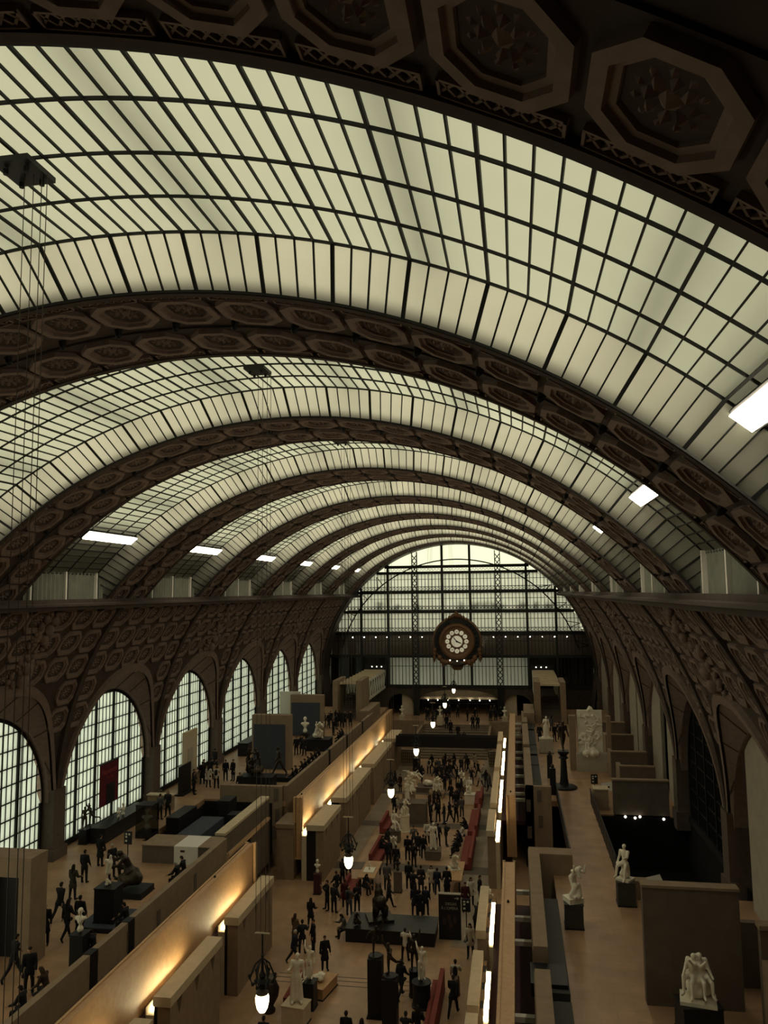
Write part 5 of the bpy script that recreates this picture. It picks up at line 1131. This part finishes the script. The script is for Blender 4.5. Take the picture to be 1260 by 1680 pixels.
# ------------------------------------------------------------------ visitors: photo pixel of the feet, level, pose, facing, clothes
NAVE = [
 (510, 1523, 'stand_long', 170, 'black', 'charcoal', 'hairdark', 'woman-length dark coat, standing alone on the open nave floor'),
 (496, 1565, 'pack', 190, 'charcoal', 'black', 'hairdark', 'visitor with a black backpack seen from behind in a group of four'),
 (484, 1553, 'stand_long', 150, 'tan', 'black', 'hairbrown', 'long-haired visitor in a brown jacket hidden behind a backpacker'),
 (482, 1583, 'walk', 100, 'navy', 'charcoal', 'hairgrey', 'visitor in navy striding across in front of the red bench'),
 (512, 1562, 'coat', -60, 'black', 'black', 'hairdark', 'visitor in a long black coat reading a leaflet beside the backpacker'),
 (533, 1592, 'coat', 30, 'black', 'black', 'hairbrown', 'visitor in a long dark coat with a shoulder bag near the floor inlay lines'),
 (537, 1493, 'photo', -60, 'black', 'black', 'hairdark', 'visitor looking at a phone by the notched corner block'),
 (548, 1498, 'stand', 160, 'charcoal', 'black', 'hairdark', 'visitor in charcoal next to the phone user at the corner block'),
 (553, 1474, 'walk', -120, 'black', 'charcoal', 'hairdark', 'visitor in black walking away past the corner block'),
 (572, 1440, 'stand_long', 180, 'wine', 'black', 'hairdark', 'visitor in dark wine jacket below the second hanging lamp'),
 (562, 1452, 'stand', 150, 'charcoal', 'black', 'hairdark', 'visitor in charcoal half hidden below the second hanging lamp'),
 (566, 1489, 'coat', 170, 'wine', 'black', 'hairdark', 'visitor in a dark wine coat at the corner of the black platform'),
 (573, 1503, 'pack', 165, 'grey', 'denim', 'hairblond', 'visitor in grey with a backpack at the black platform corner'),
 (586, 1496, 'stand', 200, 'black', 'black', 'hairbrown', 'tall visitor in black at the black platform corner'),
 (638, 1491, 'walk_long', 90, 'charcoal', 'black', 'hairdark', 'visitor walking past behind the hulking bronze'),
 (635, 1461, 'stand', 180, 'grey', 'charcoal', 'hairdark', 'visitor in a grey striped jumper by the slim brown stele'),
 (671, 1459, 'stand', 180, 'black', 'black', 'hairdark', 'visitor in black with pale shoes near the slim stele'),
 (679, 1474, 'pack', 170, 'charcoal', 'black', 'hairbrown', 'backpacker in charcoal standing in mid nave before the platform'),
 (691, 1464, 'coat', 180, 'charcoal', 'black', 'hairdark', 'visitor in a plain dark coat in mid nave'),
 (708, 1464, 'stand_long', 0, 'cream', 'black', 'hairdark', 'visitor in a cream top facing forward in mid nave'),
 (714, 1467, 'stand', 180, 'navy', 'navy', 'hairdark', 'tall visitor in navy at the corner of the walkway side table'),
 (721, 1469, 'coat', 190, 'black', 'black', 'hairdark', 'visitor in black close beside the tall navy one at the table'),
 (699, 1502, 'stand', 180, 'navy', 'black', 'hairbrown', 'visitor in navy standing behind the black platform'),
 (681, 1503, 'stand_long', 185, 'navy', 'navy', 'hairdark', 'long-haired visitor in dark blue behind the black platform'),
 (691, 1504, 'coat', 175, 'black', 'black', 'hairdark', 'small visitor in black between two others behind the platform'),
 (773, 1486, 'stand_long', 20, 'white', 'black', 'hairdark', 'visitor with a white top in the walkway side aisle'),
 (764, 1496, 'coat', 10, 'wine', 'black', 'hairdark', 'visitor in a dark wine coat beside the opera board'),
 (785, 1484, 'stand', 90, 'black', 'black', 'hairdark', 'visitor in black against the walkway side block'),
 (781, 1533, 'lean', 140, 'charcoal', 'black', 'hairdark', 'visitor bending forward beside the walkway side block'),
 (772, 1571, 'stand_long', 0, 'cream', 'black', 'hairdark', 'visitor in a pale scarf walking with a bag below the pictogram stand'),
 (665, 1577, 'photo', 170, 'white', 'black', 'hairdark', 'visitor in a white shirt taking a photograph of the black platform'),
 (744, 1667, 'walk', 170, 'black', 'black', 'hairdark', 'visitor in a black suit walking beside the long red bench'),
 (748, 1634, 'pack', 180, 'cream', 'tan', 'hairdark', 'visitor in a pale shirt with a dark backpack beyond the red bench'),
 (658, 1638, 'walk_long', 150, 'black', 'charcoal', 'hairdark', 'visitor in black half hidden behind the black columns'),
 (669, 1412, 'stand', 180, 'black', 'black', 'hairdark', 'visitor with feet apart at the edge of the dark floor band'),
 (679, 1394, 'photo', 20, 'grey', 'charcoal', 'hairdark', 'visitor in grey beside the lone standing marble'),
 (686, 1405, 'stand', 180, 'charcoal', 'denim', 'hairdark', 'visitor in charcoal and jeans facing the lone marble'),
 (695, 1409, 'stand', 175, 'black', 'charcoal', 'hairbrown', 'visitor in black looking up at the lone standing marble'),
 (701, 1384, 'stand_long', 10, 'white', 'black', 'hairdark', 'visitor in white behind the lone standing marble'),
 (719, 1389, 'stand', 170, 'navy', 'black', 'hairdark', 'visitor in navy just past the lone standing marble'),
 (732, 1388, 'photo', 90, 'charcoal', 'charcoal', 'hairdark', 'visitor in charcoal alone at the side of the lone marble'),
 (679, 1423, 'pack', 160, 'black', 'black', 'hairbrown', 'backpacker in black crossing the dark floor band'),
 (650, 1428, 'coat', 180, 'black', 'charcoal', 'hairdark', 'visitor in black standing before the crouching marble'),
 (638, 1418, 'stand', 200, 'charcoal', 'black', 'hairdark', 'visitor in charcoal at the crouching marble'),
]
for (x, y, p, f, j, t, h_, lab) in NAVE: person(x, y, 0, p, f, j, t, h_, lab if not lab.startswith('woman') else 'visitor in a knee-length dark coat standing alone on the open nave floor')
# heads and shoulders at the lower edge
for (x, y, p, j, lab) in ((568, 1731, 'stand', 'black', 'dark-haired visitor at the foot of the black columns'), (594, 1741, 'stand_long', 'charcoal', 'visitor with long dark hair near the black columns'), (665, 1734, 'lean', 'black', 'visitor crouched by the drum pedestal'), (686, 1720, 'stand_long', 'black', 'visitor with long hair against the long red bench'), (432, 1738, 'stand', 'black', 'dark visitor under the large hanging lamp')):
    person(x, y, 0, p, 180, j, 'black', 'hairdark', lab)
# seated visitors
for (x, y, z, f, j, lab) in ((567, 1537, 0, -60, 'grey', 'visitor in grey sitting on the end of the black platform'), (597, 1466, 0, 60, 'black', 'visitor in black sitting on the short red bench'), (625, 1400, 0, 80, 'black', 'visitor in black sitting on the terrace side red bench'), (633, 1386, 0, 80, 'charcoal', 'visitor in charcoal sitting on the terrace side red bench'), (751, 1406, 0, -80, 'black', 'visitor in black sitting at the near end of the walkway red bench'), (754, 1398, 0, -80, 'charcoal', 'visitor in charcoal in the row on the walkway red bench'), (757, 1390, 0, -80, 'navy', 'visitor in navy in the row on the walkway red bench'), (761, 1381, 0, -80, 'white', 'visitor in white in the row on the walkway red bench'), (766, 1368, 0, -80, 'black', 'visitor in black at the far end of the walkway red bench')):
    person(x, y, z, random.choice(['sit', 'sit_long']), f, j, 'black', random.choice(['hairdark', 'hairbrown']), lab)
# crowd in the far nave
rc = random.Random(41)
FAR = [(705, 1333), (712, 1330), (718, 1328), (740, 1317), (752, 1325), (719, 1349), (729, 1352), (738, 1350), (744, 1349), (712, 1349), (722, 1296), (730, 1299), (739, 1295), (752, 1310), (757, 1308), (751, 1286), (774, 1287), (768, 1267), (779, 1262), (715, 1274), (720, 1271), (728, 1268), (736, 1268), (744, 1271), (709, 1263), (788, 1292), (798, 1292), (804, 1299), (657, 1299), (649, 1293), (654, 1339), (649, 1337), (725, 1283), (733, 1280), (716, 1284), (740, 1278), (692, 1284), (765, 1262), (757, 1270), (746, 1262), (688, 1275), (785, 1276), (793, 1281), (731, 1262), (704, 1270), (748, 1330), (758, 1340)]
for x, y in FAR:
    j = rc.choice(['black', 'black', 'black', 'charcoal', 'charcoal', 'navy', 'brown', 'grey', 'cream'])
    p = rc.choice(['stand', 'stand_long', 'coat', 'walk', 'walk_long', 'photo', 'pack'])
    person(x, y, 0, p, rc.uniform(0, 360), j, rc.choice(['black', 'charcoal', 'denim']), rc.choice(['hairdark', 'hairdark', 'hairbrown', 'hairblond']), 'visitor in %s in the crowd among the far nave marbles' % j, 'crowd among the far nave marbles, %s' % j)
for x, yv, z in ((753, 98.5, .75), (761, 98.8, .75), (733, 103.5, 2.05), (740, 102.6, 1.8), (776, 103.4, 2.05), (783, 103.6, 2.05), (752, 101, 1.3)):
    q = aty(x, 1220, yv); i_ = int((yv-95.2)/.74); person(0, 0, 0, rc.choice(['walk', 'stand', 'coat']), rc.choice([0, 180]), 'black', 'black', 'hairdark', 'dark visitor climbing the broad stair to the lobby', 'visitors on the broad stair', at=(q.x, 95.2+i_*.74+.4, 2.4*(i_+1)/14))
for i in range(14):
    person(0, 0, 0, rc.choice(['walk', 'stand', 'coat', 'photo', 'stand_long']), rc.uniform(0, 360), rc.choice(['black', 'black', 'charcoal', 'grey']) if False else 'black', 'black', 'hairdark', 'dark visitor waiting in the lobby beneath the clock', 'visitors in the lobby', at=(rc.uniform(-4.5, 6.0), rc.uniform(107.5, 111.8), 2.4))
# terrace visitors
TERR = [
 (73, 1550, 'coat', 20, 'black', 'black', 'hairgrey', 'visitor in a wide black cape on the terrace floor'),
 (97, 1512, 'walk', 170, 'black', 'black', 'hairdark', 'visitor in black turned aside behind the caped one'),
 (109, 1542, 'walk_long', 160, 'charcoal', 'black', 'hairdark', 'long-haired visitor in charcoal between cape and marble bust'),
 (119, 1538, 'coat', 180, 'black', 'black', 'hairdark', 'visitor in a black coat right behind the terrace marble bust'),
 (119, 1477, 'stand_long', 170, 'olive', 'black', 'hairdark', 'visitor with a striped olive scarf on the terrace'),
 (138, 1449, 'stand', 180, 'black', 'black', 'hairdark', 'broad visitor in a black jacket by the window sill'),
 (164, 1422, 'coat', 170, 'black', 'black', 'hairdark', 'visitor in a long black coat near the window bronzes'),
 (183, 1441, 'coat', 60, 'black', 'black', 'hairgrey', 'white-haired visitor in black beside the seated bronze'),
 (58, 1477, 'walk', 60, 'black', 'black', 'hairdark', 'visitor in black walking past the portal'),
 (47, 1632, 'stand', 30, 'black', 'black', 'hairdark', 'tall visitor in black at the foot of the portal'),
 (22, 1612, 'walk', 150, 'black', 'charcoal', 'hairdark', 'visitor in black striding beside the portal jamb'),
 (262, 1345, 'stand', 170, 'grey', 'black', 'hairdark', 'visitor in grey standing at the ledge below the banner window'),
 (275, 1340, 'stand_long', 0, 'charcoal', 'black', 'hairblond', 'fair-haired visitor in charcoal near the black leaning panel'),
 (332, 1287, 'coat', 200, 'black', 'black', 'hairdark', 'visitor in a black coat in the group by the beige screen'),
 (334, 1281, 'stand', 120, 'black', 'black', 'hairdark', 'visitor in black in the middle of the group by the beige screen'),
 (342, 1292, 'stand_long', 180, 'white', 'charcoal', 'hairdark', 'visitor with a white top in the group by the beige screen'),
 (355, 1294, 'pack', 190, 'cream', 'black', 'hairbrown', 'visitor in cream with a backpack by the stair well'),
 (346, 1279, 'photo', 160, 'charcoal', 'black', 'hairdark', 'visitor in charcoal raising a phone near the stair well'),
 (318, 1299, 'coat', 90, 'black', 'black', 'hairdark', 'visitor in a black coat at the edge of the stair well'),
 (318, 1304, 'stand', 120, 'charcoal', 'black', 'hairdark', 'visitor in charcoal looking down the stair well'),
 (370, 1281, 'stand', 30, 'black', 'black', 'hairdark', 'visitor in black behind the cross parapet'),
 (379, 1281, 'coat', -30, 'black', 'black', 'hairdark', 'visitor in a dark coat behind the cross parapet'),
 (352, 1263, 'walk', 180, 'black', 'black', 'hairdark', 'visitor in black beside the grey door of the beige screen'),
 (486, 1239, 'stand', 10, 'black', 'black', 'hairdark', 'visitor in black at the left of three before the crouching marble'),
 (492, 1238, 'coat', 0, 'black', 'black', 'hairbrown', 'visitor in a black coat in the middle of three before the crouching marble'),
 (499, 1240, 'stand_long', -10, 'charcoal', 'black', 'hairblond', 'visitor in charcoal at the right of three before the crouching marble'),
]
for (x, y, p, f, j, t, h_, lab) in TERR:
    person(x, y, ZT, p, f, j, t, h_, lab.replace(' at the left of three', ' nearest the blue wall, of three').replace(' at the right of three', ' nearest the marble, of three'))
person(0, 0, ZT, 'stand', 0, 'black', 'black', 'hairdark', 'lone dark visitor seen above the middle of the cross parapet', at=(-12.9, 58.6, ZT))
for x, y in ((533, 1194), (539, 1195), (547, 1207), (552, 1197), (557, 1192), (561, 1194), (566, 1192), (572, 1192), (543, 1192), (551, 1190)):
    person(x, y, ZT, rc.choice(['stand', 'coat', 'walk', 'stand_long']), rc.uniform(0, 360), rc.choice(['black', 'charcoal']) if False else 'black', 'charcoal', 'hairdark', 'dark visitor in the crowd at the terrace stair tower', 'crowd at the terrace stair tower')
# rows seated along the terrace parapet
pb = thing('parapet_bench', 'long dark bench along the far terrace parapet', 'bench', (0, 0, 0)); MB().box(-9.85, -9.35, 60.5, 91, ZT+.38, ZT+.45).build('seat', 'black', pb)
for y in (61, 66, 71, 76, 81, 86, 91): MB().box(-9.8, -9.4, y-.1, y+.1, ZT, ZT+.38).build('support', 'black', pb)
pb = thing('parapet_bench', 'dark bench along the terrace parapet near the desk', 'bench', (0, 0, 0)); MB().box(-9.85, -9.35, 24, 43.2, ZT+.38, ZT+.45).build('seat', 'black', pb)
for y in (25, 30, 35, 40, 43): MB().box(-9.8, -9.4, y-.1, y+.1, ZT, ZT+.38).build('support', 'black', pb)
for i, (x, y) in enumerate(((483, 1266), (488, 1262), (499, 1255), (503, 1252), (508, 1249), (515, 1245), (520, 1242), (525, 1236), (557, 1205), (561, 1202), (564, 1199))):
    q = atx(x, y, -9.62); person(0, 0, ZT, rc.choice(['sit', 'sit_long']), -90, 'black', 'black', rc.choice(['hairdark', 'hairbrown']), 'visitor sitting on the bench along the far terrace parapet', 'sitters on the far parapet bench', at=(-9.62, q.y, ZT))
for i, (x, y, j, hr, lab) in enumerate(((293, 1421, 'black', 'hairgrey', 'white-haired visitor sitting at the parapet near the desk'), (303, 1417, 'black', 'hairdark', 'dark-haired visitor sitting at the parapet beside a white-haired one'), (209, 1494, 'black', 'hairdark', 'visitor sitting at the parapet behind the torso plinth'), (155, 1545, 'black', 'hairdark', 'visitor sitting at the parapet below the torso plinth'), (78, 1598, 'brown', 'hairbrown', 'visitor sitting twisted on the parapet bench by the portal'), (40, 1645, 'black', 'hairdark', 'visitor sitting hunched at the parapet nearest the portal'))):
    q = atx(x, y, -9.62); person(0, 0, ZT, 'sit' if i != 4 else 'sit_long', -90, j, 'black', hr, lab, at=(-9.62, q.y, ZT))
# walkway visitors
for x, y, p, f, j, lab in ((886, 1217, 'coat', 0, 'black', 'visitor in a black coat left of the draped walkway statue'), (910, 1217, 'stand', 30, 'black', 'visitor in black right of the draped walkway statue'), (918, 1213, 'walk', 180, 'charcoal', 'visitor in charcoal walking off beyond the draped walkway statue'), (905, 1200, 'stand_long', 180, 'grey', 'visitor in grey by the walkway stair tower')):
    person(x, y, ZT, p, f, j, 'black', 'hairdark', lab.replace(' left of', ' on the nave side of').replace(' right of', ' close behind'))
bpy.data.scenes.remove(LAB)
